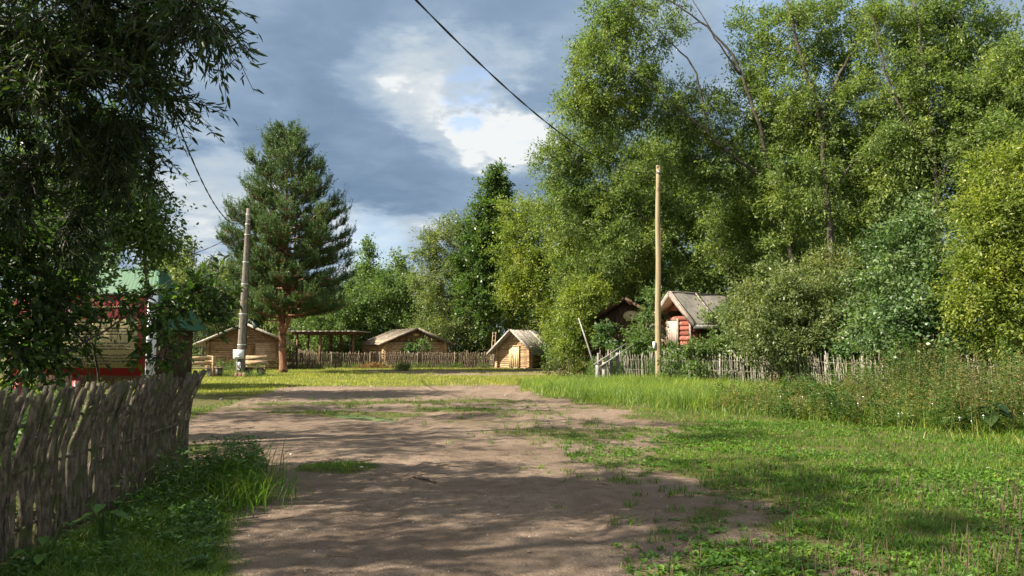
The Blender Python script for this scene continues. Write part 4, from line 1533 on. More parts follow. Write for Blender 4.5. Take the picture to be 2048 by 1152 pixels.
# --- the pine
def pine():
    rs = np.random.RandomState(31)
    d = 42.5
    b = W(567, 690, d)
    b[2] = 0
    root = thing('pine_tree', 'tall bushy scots pine with forked reddish trunk in the clearing', 'tree', tuple(b))
    H = W(574, 262, d)[2]
    tk = MB()
    main = resample(np.array([W(567, 752, d), W(565, 690, d), W(563, 650, d), W(569, 590, d), W(573, 480, d), W(574, 268, d)]) - b, .4)
    main[0, 2] = -.2
    rad = np.interp(main[:, 2], [0, .3, 2.6, 5, 9, H], [.30, .23, .20, .14, .085, .02])
    tk.tube(main, rad, 12)
    for P, r0 in (([W(566, 672, d), W(578, 640, d - .2), W(584, 600, d - .3), W(588, 540, d - .3), W(592, 430, d - .2)], .14),
                  ([W(565, 660, d), W(556, 630, d - .3), W(553, 600, d - .4), W(545, 540, d - .4), W(540, 420, d)], .13)):
        P = resample(np.array(P) - b, .4)
        tk.tube(P, np.linspace(r0, .03, len(P)), 9)
    SH, SD, SL = [], [], []
    # crown outline: half width in photo pixels against pixel row
    rows = [258, 300, 350, 400, 440, 480, 520, 560, 600, 640, 668]
    half = [6, 30, 60, 86, 106, 126, 130, 124, 120, 112, 60]
    zs = [W(574, r_, d)[2] for r_ in rows]
    hm = [h / F * d for h in half]
    z = H - .35
    ang = 0.0
    while z > 2.9:
        rr = float(np.interp(-z, [-q for q in zs], hm))
        nb = 5 if z > 8.5 else 7
        for k in range(nb):
            ang += 2 * math.pi / nb + rs.uniform(-.25, .25)
            ln = rr * rs.uniform(.62, 1.08)
            zz_ = z + rs.uniform(-.25, .25)
            c0 = np.array([np.interp(zz_, main[:, 2], main[:, 0]), np.interp(zz_, main[:, 2], main[:, 1]), zz_])
            dz = np.interp(zz_, [3, 6, 11, H], [-.16, .10, .50, 1.1])
            dirh = np.array([math.cos(ang), math.sin(ang), 0])
            t = np.linspace(0, 1, 7)[:, None]
            P = c0 + dirh * ln * t + np.array([0, 0, 1.0]) * (dz * ln * t * .45 + .22 * ln * t ** 2.4)
            r0 = .012 + .018 * ln
            tk.tube(P, np.linspace(r0, .008, 7), 5, False)
            # side branchlets, each ending in a spray of upturned shoots
            nbr = int(5 + ln * 8.5)
            for q in range(nbr):
                s = rs.uniform(.18, 1.0) ** .75
                p0 = c0 + dirh * ln * s + np.array([0, 0, 1.0]) * (dz * ln * s * .45 + .22 * ln * s ** 2.4)
                sa = ang + rs.choice([-1, 1]) * rs.uniform(.3, 1.2)
                l2 = rs.uniform(.25, .8) * (1.1 - .5 * s) + .12
                dd = np.array([math.cos(sa), math.sin(sa), rs.uniform(0, .45)])
                p1 = p0 + dd * l2
                tk.tube([p0, p1], [.012, .006], 3, False)
                for w_ in range(rs.randint(3, 6)):
                    SH.append(p0 + dd * l2 * rs.uniform(.4, 1.0) + rs.normal(0, .06, 3))
                    SD.append(unit(dd * (.25 if s > .82 and w_ < 2 else .6) + np.array([0, 0, rs.uniform(.45, 1.4)]) + rs.normal(0, .22, 3)))
                    SL.append(rs.uniform(.20, .42) * (1.9 if s > .82 and w_ < 2 else 1))
        z -= rs.uniform(.30, .48) if z > 6 else rs.uniform(.34, .50)
    for k in range(16):
        SH.append(np.array([main[-1, 0], main[-1, 1], H - .9 + k * .05]) + rs.normal(0, .10, 3))
        SD.append(unit(np.array([rs.normal(0, .3), rs.normal(0, .3), 1])))
        SL.append(rs.uniform(.35, .6))
    tk.build('trunk', M['bark_pine'], root, True)
    SH, SD, SL = np.array(SH), np.array(SD), np.array(SL)
    k = 34
    i = np.repeat(np.arange(len(SH)), k)
    s = rs.rand(len(i))
    dv = unit(rs.normal(0, 1, (len(i), 3)))
    D = SD[i] * .75 + dv * .8
    P = SH[i] + SD[i] * (SL[i] * s)[:, None]
    V, Q = leaf_arrays(P, D, rs.normal(0, 1, (len(i), 3)), rs.uniform(.07, .125, len(i)), np.full(len(i), .024), fold=0)
    cr = MB()
    cr.add(V, Q)
    cr.build('crown', M['needle'], root)
    return len(SH)


npine = pine()

# --- centre distance
make_tree('birch_tree', 'pale spire shaped young birch right of the pine', 'tree', W(735, 690, 66)[:2], [up_stem(W(735, 690, 66), 10.8, .12, (0, 0), .02)],
          [B(736, 492, 66, 5, 14, .4, 5), B(736, 520, 66, 13, 22, .7, 11), B(735, 560, 66, 24, 40, 1.0, 24), B(735, 620, 66, 36, 50, 1.4, 36)], 'birch', 'bark_grey', 41, nl=70, rc=.55, L=.19, Wd=.10, up=.7)
make_tree('birch_tree', 'darker young birch with rounded tip above the middle cabin roof', 'tree', W(794, 690, 64)[:2], [up_stem(W(794, 690, 64), 9.2, .12, (0, 0), .02)],
          [B(797, 522, 64, 10, 14, .6, 7), B(795, 548, 64, 24, 24, 1.0, 18), B(793, 600, 64, 40, 50, 1.5, 44)], 'far_leaf', 'bark_grey', 42, nl=80, rc=.65, L=.19, Wd=.10, up=.4)
make_tree('broadleaf_tree', 'bushy mid green tree hedge filling the gap between pine and middle cabin', 'tree', W(740, 690, 61)[:2],
          [up_stem(W(740, 690, 61), 4.5, .14), up_stem(W(700, 690, 61), 4, .12), up_stem(W(790, 690, 61), 4, .12)],
          [B(700, 610, 61, 60, 50, 1.8, 50), B(760, 600, 61, 60, 55, 1.8, 50), B(820, 600, 61, 45, 55, 1.8, 40), B(740, 660, 61, 120, 40, 1.8, 60), B(640, 640, 61, 60, 50, 1.5, 36)], 'birch', 'bark_grey', 43, nl=95, rc=.8, L=.18, Wd=.09)
make_tree('willow_tree', 'grey green willow with feathery rounded crown left of the tall alder', 'tree', W(905, 690, 58)[:2],
          [up_stem(W(905, 690, 58), 7, .25, (-1, 0), .06), ([W(905, 640, 58), W(870, 560, 58), W(850, 500, 58)], .1, .03), ([W(905, 620, 58), W(920, 520, 58), W(918, 450, 58)], .1, .03)],
          [B(862, 490, 58, 32, 40, 1.2, 22), B(850, 545, 58, 26, 45, 1.2, 18), B(905, 490, 58, 50, 50, 1.6, 46), B(925, 455, 58, 32, 26, 1.2, 14), B(900, 570, 58, 70, 60, 2, 70), B(890, 645, 57.5, 70, 55, 2, 60), B(960, 620, 57, 50, 70, 1.8, 46)],
          'willow_grey', 'bark_grey', 44, nl=105, rc=.75, L=.18, Wd=.06)
make_tree('alder_tree', 'tall dark conical alder rising above the small pale hut', 'tree', W(988, 690, 55)[:2],
          [up_stem(W(988, 690, 55), 13.2, .24, (0, 0), .03)],
          [B(992, 352, 55, 12, 14, .6, 8), B(988, 380, 55, 26, 20, 1.0, 18), B(985, 415, 55, 40, 25, 1.3, 30), B(975, 460, 55, 50, 35, 1.6, 46), B(965, 520, 55, 58, 45, 1.8, 60), B(975, 600, 55, 70, 60, 2, 70), B(1000, 480, 55, 50, 60, 1.6, 40)],
          'alder', 'bark_dark', 45, nl=115, rc=.62, L=.18, Wd=.11, up=.1)
make_tree('yellowing_tree', 'yellow green bushy willow overhanging the small pale hut roof', 'tree', W(1125, 690, 47)[:2],
          [up_stem(W(1125, 690, 47), 6, .22, (-.6, 0), .05), ([W(1125, 660, 47), W(1080, 580, 46.5), W(1050, 480, 46)], .12, .03), ([W(1125, 640, 47), W(1180, 540, 46), W(1200, 440, 46)], .12, .03)],
          [B(1050, 430, 47, 45, 40, 1.5, 34), B(1040, 500, 46.5, 46, 55, 1.5, 44), B(1050, 575, 46.5, 56, 44, 1.6, 46), B(1110, 520, 45.5, 70, 80, 2, 80), B(1140, 635, 45, 58, 55, 1.4, 54), B(1190, 560, 45, 60, 70, 1.6, 56), B(1135, 630, 46, 18, 26, .8, 8), B(1020, 640, 55, 50, 40, 1.2, 24), B(1160, 690, 44, 40, 30, 1.0, 22)],
          'yellow_leaf', 'bark_dark', 46, nl=125, rc=.70, L=.155, Wd=.06)

# --- the big willows on the right
make_tree('willow_tree', 'large willow behind the tan pole with crown sloping down to the left', 'tree', W(1405, 690, 37)[:2],
          [([W(1405, 750, 37), W(1410, 640, 37), W(1405, 520, 37), W(1368, 380, 37), W(1345, 260, 37), W(1325, 180, 37)], .22, .04),
           ([W(1408, 560, 37), W(1340, 470, 36.5), W(1260, 420, 36), W(1180, 350, 36), W(1130, 300, 36)], .10, .02),
           ([W(1404, 500, 37), W(1300, 330, 37), W(1190, 290, 37), W(1140, 260, 37)], .10, .02)],
          [B(1120, 330, 37, 62, 56, 1.6, 60), B(1195, 280, 37, 70, 62, 1.8, 64), B(1250, 370, 36.5, 100, 75, 2, 100), B(1150, 420, 37, 75, 65, 1.8, 70), B(1330, 300, 37, 60, 75, 1.6, 44), B(1250, 480, 36, 80, 70, 1.8, 66), B(1370, 420, 36.5, 80, 90, 1.8, 70), B(1290, 545, 38.5, 90, 50, 1.5, 56), B(1190, 560, 39.5, 80, 40, 1.4, 44), B(1150, 620, 41, 50, 50, 1.4, 30), B(1420, 540, 36, 70, 60, 1.6, 44)],
          'willow', 'bark_dark', 51, fwd=0.2, nl=130, rc=.66, L=.135, Wd=.045)
make_tree('willow_tree', 'tallest leaning willow whose bare limbs arch left across the sky', 'tree', W(1605, 690, 31)[:2],
          [([W(1605, 770, 31), W(1600, 600, 31), W(1578, 480, 31), W(1545, 375, 30.5), W(1440, 290, 30), W(1345, 205, 29.5), W(1250, 130, 29)], .19, .02),
           ([W(1548, 380, 30.5), W(1520, 250, 30), W(1470, 110, 30), W(1400, 40, 30), W(1340, 2, 30), W(1270, -50, 30)], .10, .015),
           ([W(1480, 150, 30), W(1420, 60, 29.5), W(1370, -30, 29.5)], .05, .01),
           ([W(1420, 275, 30), W(1390, 130, 29.6), W(1330, 75, 29.4), W(1275, 20, 29.2), W(1240, -30, 29.2)], .055, .01)],
          [B(1205, 40, 29, 38, 55, .9, 26), B(1255, 30, 29, 50, 55, 1.0, 26), B(1185, 140, 29, 42, 55, 1.0, 30), B(1250, 130, 29, 60, 50, 1.2, 36), B(1165, 215, 29.4, 40, 38, 1.0, 20), B(1230, 215, 29.5, 60, 50, 1.2, 36), B(1320, 200, 29.5, 70, 45, 1.2, 38), B(1400, 235, 30, 70, 50, 1.4, 40), B(1330, 60, 29.4, 36, 40, .8, 9), B(1440, 340, 30, 80, 60, 1.4, 40), B(1500, 180, 30, 45, 90, 1.3, 36), B(1530, 320, 30, 60, 70, 1.4, 40), B(1490, 60, 30.5, 40, 60, 1.2, 14), B(1400, 330, 31, 70, 60, 1.4, 34), B(1340, -20, 30, 60, 30, 1, 14)],
          'willow', 'bark_dark', 52, fwd=1.2, nl=125, rc=.55, L=.135, Wd=.042, up=.1)
make_tree('willow_tree', 'dark straight trunked willow in the middle of the right hand wood', 'tree', W(1668, 690, 29)[:2],
          [([W(1668, 790, 29), W(1668, 600, 29), W(1658, 440, 29), W(1648, 330, 29), W(1640, 230, 29), W(1600, 110, 29), W(1565, -30, 29)], .19, .04),
           ([W(1642, 235, 29), W(1690, 130, 29), W(1740, 20, 29), W(1750, -40, 29)], .09, .02), ([W(1655, 400, 29), W(1700, 330, 28.5), W(1760, 270, 28)], .08, .02)],
          [B(1600, 60, 29, 80, 70, 1.5, 52), B(1570, 190, 29, 60, 90, 1.5, 54), B(1680, 130, 29, 60, 60, 1.4, 34), B(1650, 250, 28.6, 90, 70, 1.6, 70), B(1600, 370, 28.5, 70, 70, 1.5, 50), B(1730, 320, 28.5, 70, 80, 1.6, 58), B(1700, 440, 28.5, 60, 70, 1.2, 30), B(1690, 20, 29, 50, 50, 1.2, 18), B(1590, 500, 29.5, 60, 60, 1.4, 32)],
          'willow', 'bark_dark', 53, fwd=1.2, nl=125, rc=.56, L=.13, Wd=.042)
make_tree('willow_tree', 'full crowned willow in the upper right with grey trunk', 'tree', W(1885, 690, 27)[:2],
          [([W(1885, 790, 27), W(1880, 500, 27), W(1870, 330, 27), W(1850, 150, 27), W(1830, 2, 27)], .16, .03), ([W(1872, 330, 27), W(1800, 220, 27), W(1760, 120, 27), W(1740, -20, 27)], .07, .015), ([W(1875, 370, 27), W(1940, 260, 26.5), W(1980, 200, 26.5)], .1, .02)],
          [B(1780, 60, 27, 70, 60, 1.4, 44), B(1800, 170, 27, 90, 80, 1.7, 74), B(1890, 90, 27, 80, 75, 1.6, 58), B(1860, 250, 26.6, 100, 90, 1.8, 86), B(1790, 330, 27, 80, 80, 1.6, 56), B(1880, 380, 26.5, 90, 80, 1.6, 56), B(1960, 180, 26.5, 70, 80, 1.5, 44), B(1970, 90, 27.5, 60, 60, 1.4, 26), B(1940, 300, 27.5, 70, 70, 1.4, 36), B(1860, -10, 27, 80, 50, 1.4, 30)],
          'willow', 'bark_dark', 54, fwd=1.2, nl=125, rc=.55, L=.125, Wd=.042)
make_tree('willow_tree', 'willow at the upper right edge with sky gaps at its top', 'tree', W(2130, 690, 25)[:2],
          [([W(2130, 800, 25), W(2120, 500, 25), W(2060, 260, 25), W(1990, 120, 25)], .2, .03), ([W(2100, 400, 25), W(2150, 200, 25), W(2160, 60, 25)], .1, .02)],
          [B(1990, 170, 25, 70, 60, 1.3, 32), B(2050, 120, 25, 60, 50, 1.3, 22), B(2040, 220, 25, 70, 70, 1.4, 44), B(1985, 300, 24.5, 70, 80, 1.4, 44), B(2060, 330, 24.5, 80, 80, 1.4, 40), B(2140, 200, 25, 60, 120, 1.5, 40)],
          'willow', 'bark_grey', 55, nl=115, rc=.52, L=.125, Wd=.042)
make_tree('yellowing_tree', 'bright yellow green willow at the right edge, in front of the taller ones', 'tree', W(2040, 690, 20)[:2],
          [up_stem(W(2040, 690, 20), 5, .1, (-.3, 0)), up_stem(W(2000, 690, 20), 4.5, .08, (-.3, 0)), up_stem(W(2090, 690, 20), 5, .08)],
          [B(2020, 350, 20, 70, 70, .9, 40), B(1975, 450, 20, 60, 90, .9, 48), B(2050, 480, 19.6, 80, 110, 1.0, 70), B(1965, 590, 19.6, 60, 90, .9, 48), B(2040, 640, 19.4, 80, 90, .9, 60), B(2120, 450, 20, 60, 160, 1, 40)],
          'yellow_leaf', 'bark_dark', 56, nl=110, rc=.46, L=.115, Wd=.040, up=.1)
make_tree('goat_willow', 'goat willow with broad pale leaves standing behind the brown weeds', 'tree', W(1800, 690, 22)[:2],
          [up_stem(W(1800, 690, 22), 4.2, .08, (.3, 0), .02), up_stem(W(1760, 690, 22), 3, .06, (-.4, 0), .02), up_stem(W(1840, 690, 22), 3.4, .06, (.2, 0), .02)],
          [B(1850, 450, 22, 46, 50, .8, 16), B(1800, 510, 22, 60, 60, .9, 26), B(1870, 540, 21.8, 50, 60, .8, 22), B(1760, 600, 21.6, 70, 55, .9, 28), B(1840, 630, 21.4, 70, 60, .9, 30), B(1760, 670, 21.2, 70, 45, .8, 24), B(1850, 690, 21.2, 60, 40, .8, 18)],
          'goat', 'bark_grey', 57, nl=72, rc=.48, L=.115, Wd=.062, up=.15)
make_tree('shrub', 'dense willow bush right of the red hut, spilling over the fence', 'shrub', W(1560, 690, 26.5)[:2],
          [up_stem(W(1560, 690, 26.5), 2.8, .06, (-.3, 0), .02), up_stem(W(1530, 690, 26.5), 2.5, .05, (-.4, 0), .02), up_stem(W(1620, 690, 26.5), 2.8, .05, (.3, 0), .02)],
          [B(1506, 612, 27, 44, 42, .9, 26), B(1560, 590, 26.6, 70, 60, 1.0, 50), B(1630, 620, 26, 65, 60, 1.0, 44), B(1560, 670, 25.8, 90, 45, .9, 50), B(1680, 640, 25.6, 50, 60, .8, 26), B(1490, 665, 27.5, 30, 34, .7, 12), B(1650, 560, 27, 60, 60, 1, 30)],
          'willow_grey', 'bark_dark', 58, nl=105, rc=.5, L=.115, Wd=.042)
make_tree('willow_tree', 'mid height willow between the red hut and the dark trunks', 'tree', W(1500, 690, 34)[:2],
          [up_stem(W(1500, 690, 34), 6, .12, (.2, 0)), ([W(1500, 640, 34), W(1450, 520, 34), W(1430, 430, 34)], .07, .02)],
          [B(1480, 480, 34, 80, 80, 1.7, 66), B(1540, 440, 34, 70, 80, 1.6, 46), B(1560, 530, 33, 70, 70, 1.5, 44), B(1440, 400, 34, 60, 60, 1.5, 32)],
          'willow', 'bark_dark', 59, nl=120, rc=.6, L=.135, Wd=.048)
make_tree('shrub', 'bright leafy shrub wrapped round the base of the tan pole', 'shrub', W(1288, 690, 32)[:2],
          [up_stem(W(1288, 690, 32), 2.2, .035, (.1, 0), .01), up_stem(W(1262, 690, 32), 1.6, .03, (-.2, 0), .01), up_stem(W(1322, 690, 32), 2, .03, (.1, 0), .01)],
          [B(1306, 632, 32.2, 14, 32, .4, 13), B(1285, 695, 31.8, 34, 22, .5, 18), B(1245, 705, 32, 22, 14, .4, 6), B(1335, 712, 30.6, 32, 16, .4, 12), B(1306, 592, 32.6, 9, 18, .3, 4)],
          'birch', 'bark_grey', 60, nl=70, rc=.36, L=.135, Wd=.058, up=.4)
make_tree('alder_sapling', 'young round leaved alder sapling in front of the dark barn', 'sapling', W(1212, 690, 33)[:2],
          [up_stem(W(1212, 690, 33), 2.9, .025, (.05, 0), .008)],
          [B(1208, 655, 33, 9, 22, .25, 8), B(1214, 690, 33, 20, 18, .35, 10)], 'goat', 'bark_grey', 61, nl=40, rc=.28, L=.13, Wd=.085, up=.6)
make_tree('shrub', 'low weedy shrub before the grey fence beneath the red hut', 'shrub', W(1405, 690, 28.5)[:2],
          [up_stem(W(1405, 690, 28.5), 1.2, .03), up_stem(W(1440, 690, 28.5), 1.2, .03)],
          [B(1390, 705, 29, 40, 18, .5, 18), B(1440, 700, 28.5, 40, 26, .5, 22), B(1390, 745, 27.8, 24, 20, .35, 9), B(1350, 735, 28.2, 14, 24, .3, 6)], 'far_leaf', 'bark_grey', 62, nl=80, rc=.34, L=.12, Wd=.05)
make_tree('shrub', 'rough hedge of brambles and weeds left of the slanted board', 'shrub', W(1130, 690, 37)[:2],
          [up_stem(W(1130, 690, 37), .9, .02)],
          [B(1130, 728, 37, 32, 14, .7, 16), B(1165, 735, 35, 26, 14, .6, 12), B(1100, 738, 38, 16, 8, .5, 5)], 'weed', 'bark_grey', 63, nl=90, rc=.34, L=.14, Wd=.04, up=.8)
make_tree('shrub', 'pale leafy branch of a young tree in front of the middle cabin gable', 'sapling', W(830, 690, 53.5)[:2],
          [up_stem(W(830, 690, 53.5), 1.7, .03, (.6, 0), .01)], [B(838, 692, 53.5, 20, 8, .4, 9), B(820, 702, 53.5, 16, 5, .4, 6), B(845, 685, 53.5, 7, 6, .3, 3)], 'goat', 'bark_grey', 64, nl=36, rc=.34, L=.17, Wd=.07)
make_tree('weed_clump', 'lone grey green weed clump on the sand before the far fence', 'weed', W(806, 690, 46)[:2],
          [up_stem(W(806, 690, 46), .6, .015)], [B(806, 735, 46, 9, 9, .3, 12), B(798, 743, 46, 7, 5, .25, 5), B(815, 742, 46, 7, 6, .25, 5)], 'willow_grey', 'bark_grey', 65, nl=40, rc=.22, L=.12, Wd=.03, up=.9)
fl = make_tree('flower_bush', 'bush with pink blossoms behind the benches by the brown cabin', 'flower bush', W(374, 690, 40.5)[:2],
          [up_stem(W(374, 690, 40.5), 1.2, .02)], [B(374, 705, 40.5, 12, 24, .35, 12)], 'birch', 'bark_grey', 66, nl=40, rc=.26, L=.11, Wd=.05, up=.5)
mb = MB()
for k in range(12):
    c = W(374 + nrs.uniform(-8, 8), 692 + nrs.uniform(-14, 26), 40.1)
    mb.lathe(c - np.array([*W(374, 690, 40.5)[:2], 0]), [(.01, -.03), (.065, .0), (.05, .04)], 8, (0, -.7, .7))
mb.build('blossoms', M['pink'], fl)

# --- back rows closing the view
k1 = make_tree('woodland_tree', 'bushy woodland tree in the far back row behind the huts', 'tree', (-36, 74), [up_stem((-36, 74), 7, .25)],
               [(-36, 74, 6.5, 3.4, 3, 3.2, 80), (-36.5, 73.5, 2.6, 3.6, 2.6, 2.2, 56), (-35.5, 74, 9.4, 2.0, 2, 1.4, 26)], 'far_leaf', 'bark_dark', 71, nl=115, rc=1.0, L=.26, Wd=.13, group='trees of the far back row')
k2 = make_tree('woodland_tree', 'bushy woodland tree in the far back row behind the huts', 'tree', (-28, 72), [up_stem((-28, 72), 6, .25)],
               [(-28, 72, 5.0, 3.2, 3, 2.6, 70), (-28, 72, 7.6, 1.8, 2, 1.6, 24), (-27, 71.5, 2.0, 3.6, 2.6, 1.8, 50)], 'willow_grey', 'bark_dark', 72, nl=115, rc=1.0, L=.26, Wd=.11, group='trees of the far back row')
rsb = np.random.RandomState(4)
for i, (x, y, s, kk) in enumerate([(-44, 76, 1.0, 0), (-20, 70, .85, 1), (-14.5, 71, .82, 0), (-9, 72, .85, 1), (-3.5, 68, .95, 0), (2, 67, 1.05, 1), (-24, 74, .9, 0), (-31, 66, .8, 1), (-17, 66, .62, 1), (-11, 67, .6, 0)]):
    copy_tree((k1, k2)[kk], (x, y, 0), rsb.uniform(0, 6.28), s)
bk = make_tree('willow_tree', 'willow deep in the right hand wood behind the front trees', 'tree', (10, 46), [up_stem((10, 46), 11, .25, (.6, 0))],
               [(10, 46, 9.0, 3.4, 2.6, 3.6, 100), (10.5, 45.5, 4.2, 3.8, 2.4, 2.6, 80), (10.4, 46, 13.2, 2.2, 2, 1.8, 34), (10, 45, 1.4, 3.6, 1.6, 1.3, 40)], 'far_leaf', 'bark_dark', 73, nl=120, rc=.85, L=.21, Wd=.09, group='willows deep in the right hand wood')
for x, y, s in ((4.5, 50, .85), (15.5, 43, 1.0), (21.0, 39, .95), (26.5, 36, .95), (17.5, 36, .72), (24, 31, .75), (13, 39.5, .66), (30, 33, 1.0), (36, 40, 1.05), (20.5, 48, 1.1), (9, 57, 1.0)):
    copy_tree(bk, (x, y, 0), rsb.uniform(0, 6.28), s)
ub = make_tree('understorey_bush', 'leafy bush in the understorey behind the grey wattle fence', 'bush', (9.6, 31.0), [up_stem((9.6, 31.0), 2.0, .05), up_stem((9.9, 31.2), 1.6, .04, (.4, 0))],
               [(9.6, 31, 1.5, 1.6, 1.2, 1.3, 44), (10.2, 30.8, .8, 1.5, 1.0, .7, 26), (9.2, 31, 2.7, .9, .8, .7, 16)], 'far_leaf', 'bark_dark', 74, nl=90, rc=.55, L=.14, Wd=.06, group='understorey bushes behind the grey fence')
for x, y, s in ((12.2, 28.4, 1.0), (14.4, 24.6, .95), (16.2, 21.2, 1.0), (18.2, 24.0, 1.2), (15.2, 29.5, 1.2), (18.6, 19.0, 1.0), (21.5, 26.5, 1.4), (12.6, 33.5, 1.3), (7.2, 34.0, 1.1), (24.0, 22.0, 1.3), (17.0, 18.0, .8), (27.5, 28, 1.6)):
    copy_tree(ub, (x, y, 0), rsb.uniform(0, 6.28), s)
make_tree('willow_bush', 'round willow bush just left of the dark barn behind the leaning silvery pole', 'bush', W(1146, 690, 35.5)[:2], [up_stem(W(1146, 690, 35.5), 3.0, .07), up_stem(W(1140, 690, 35.5), 2.4, .06, (-.3, 0))],
          [B(1146, 645, 35.5, 28, 48, .9, 30), B(1160, 585, 35.5, 38, 36, .9, 26), B(1138, 690, 35.5, 24, 26, .7, 14), B(1170, 650, 35.2, 20, 40, .6, 12), B(1192, 600, 35.0, 28, 18, .6, 9)], 'yellow_leaf', 'bark_dark', 75, nl=95, rc=.46, L=.13, Wd=.05)

# ------------------------------------------------------------------ grass, weeds and ground plants
gr = np.random.RandomState(77)


def stuff(mb, name, mat, label, cat):
    return tag(mb.build(name, M[mat], None), label, cat, None, 'stuff')


def scatter(n, x0, x1, y0, y1, pw=1.6):
    """points in a ground rectangle, denser towards the camera"""
    u = gr.rand(n)
    y = (y0 ** (1 - pw) + u * (y1 ** (1 - pw) - y0 ** (1 - pw))) ** (1 / (1 - pw))
    return gr.uniform(x0, x1, n), y


def fill(mb, x, y, h, w_, lean=.5, nseg=2, curve=1.6):
    n = len(x)
    H = h * gr.uniform(.55, 1.25, n)
    add_blades(mb, np.stack([x, y, ground_z(x, y) - .008], 1), H, w_ * gr.uniform(.7, 1.3, n), gr.uniform(0, 2 * math.pi, n), H * gr.uniform(.1, 1.0, n) * lean * 2, nseg=nseg, curve=curve)


in_view = lambda x, y, m_=.12: np.abs(x) < y * (0.72 + m_) + .5
FENCE_R = np.array([(3.55, 30.6), (6.0, 29.9), (9.2, 27.0), (11.2, 23.6), (13.2, 19.3), (14.6, 16.0)])
fence_y = lambda x: np.interp(x, FENCE_R[:, 0], FENCE_R[:, 1])
# front edge of the tall growth on the right
tall_edge = lambda x: np.interp(x, [0.0, 0.9, 2.0, 4.0, 5.5, 6.6, 8.0, 10.0, 13.0], [27.5, 24.0, 21.0, 18.2, 16.6, 15.2, 13.2, 12.3, 12.0])

# short turf on the right verge and the patches
mb = MB()
x, y = scatter(300000, -8, 13, 4.2, 24, 1.9)
g = lawn(x, y)
k = (gr.rand(len(x)) < g ** 1.6 * sstep(.25, .55, fnoise(x, y, .45, 57) + .15 * g)) & in_view(x, y) & ~((x > .5) & (y > tall_edge(x) + .6)) & ~((x < FXY(y) + .1) & (y < 10.0))
x, y = x[k], y[k]
big = fnoise(x, y, 1.3, 51)
fill(mb, x, y, (.03 + .10 * big) * (.55 + .9 * fnoise(x, y, .35, 58)) * sstep(.2, 1, lawn(x, y)) + .05 * sstep(7, 9.5, x), .0055 + .0005 * y, .8, 2)
stuff(mb, 'short_grass', 'grass', 'short green grass and moss on the sandy verge', 'grass')

# sunlit strip of meadow across the clearing, and the far ground
mb = MB()
x, y = scatter(150000, -24, 6, 24.0, 60, 1.5)
g = lawn(x, y)
k = (gr.rand(len(x)) < g ** 1.2) & in_view(x, y) & (y < np.where(x > .5, np.minimum(tall_edge(x) + 22, 60), 60)) & (y < np.where(x < -1, 51.5, 60))
fill(mb, x[k], y[k], .075 + .07 * fnoise(x[k], y[k], 2.0, 61), .018, .6, 1)
stuff(mb, 'meadow_grass', 'grass_dry', 'yellow green meadow grass in the sunlit strip across the clearing', 'grass')

# tall grass bank on the right
mb = MB()
x, y = scatter(150000, 0.3, 13.5, 12, 31, 1.3)
e = tall_edge(x)
inb = sstep(-.4, 1.6, y - e + (fnoise(x, y, 1.2, 71) - .5) * 3)
k = (gr.rand(len(x)) < inb) & in_view(x, y, .06) & (y < np.where(x < 3.5, 31, fence_y(x) + .3))
x, y, inb = x[k], y[k], inb[k]
wet = fnoise(x, y, 2.2, 73)
fill(mb, x, y, (.28 + .50 * wet) * (.35 + .65 * inb) * np.interp(x, [0, 2, 6, 9], [.5, .8, 1.0, .75]), .012, .55, 2, 2.2)
stuff(mb, 'tall_grass', 'grass_tall', 'bank of long green grass below the grey wattle fence', 'grass')

# dry grass mixed along the edge of the bank
mb = MB()
x, y = scatter(2500, 1.5, 11, 11.5, 29, 1.3)
k = (np.abs(y - tall_edge(x)) < 2.2) & (gr.rand(len(x)) < fnoise(x, y, .9, 75) ** 2 * 2.2) & in_view(x, y)
fill(mb, x[k], y[k], .26, .008, 1.0, 2, 2)
x, y = scatter(500, 6, 13, 13, 25, 1.2)
k = (gr.rand(len(x)) < .8) & (y < fence_y(x)) & (y > tall_edge(x))
fill(mb, x[k], y[k], .75, .012, .35, 2, 2)
stuff(mb, 'dry_grass', 'grass_dry', 'dry straw coloured grass along the edge of the long grass', 'grass')


def weeds(mb_stem, mb_leaf, x, y, h, nleaf, L, Wd, start=.15, spread=.12, upw=.4, stem_w=.012):
    n = len(x)
    H = h * gr.uniform(.6, 1.15, n)
    az, lean = gr.uniform(0, 6.28, n), H * gr.uniform(.02, .28, n)
    add_blades(mb_stem, np.stack([x, y, np.zeros(n)], 1), H / .85, np.full(n, stem_w), az, lean, nseg=2)
    i = np.repeat(np.arange(n), nleaf)
    s = start + (1 - start) * gr.rand(len(i))
    a = gr.uniform(0, 6.28, len(i))
    c = np.stack([x[i] + np.cos(az[i]) * lean[i] * s ** 1.6, y[i] + np.sin(az[i]) * lean[i] * s ** 1.6, H[i] * s], 1)
    dv = np.stack([np.cos(a), np.sin(a), gr.uniform(-.3, 1.0, len(i)) * upw * 2], 1)
    sp_ = (spread * gr.rand(len(i)) * (1.15 - s))[:, None]
    V, Q = leaf_arrays(c + dv * sp_, dv + gr.normal(0, .2, (len(i), 3)), np.tile([0, 0, 1.], (len(i), 1)) + gr.normal(0, .4, (len(i), 3)), L * gr.uniform(.5, 1.2, len(i)) * (1.25 - .7 * s), Wd * gr.uniform(.6, 1.2, len(i)))
    mb_leaf.add(V, Q)


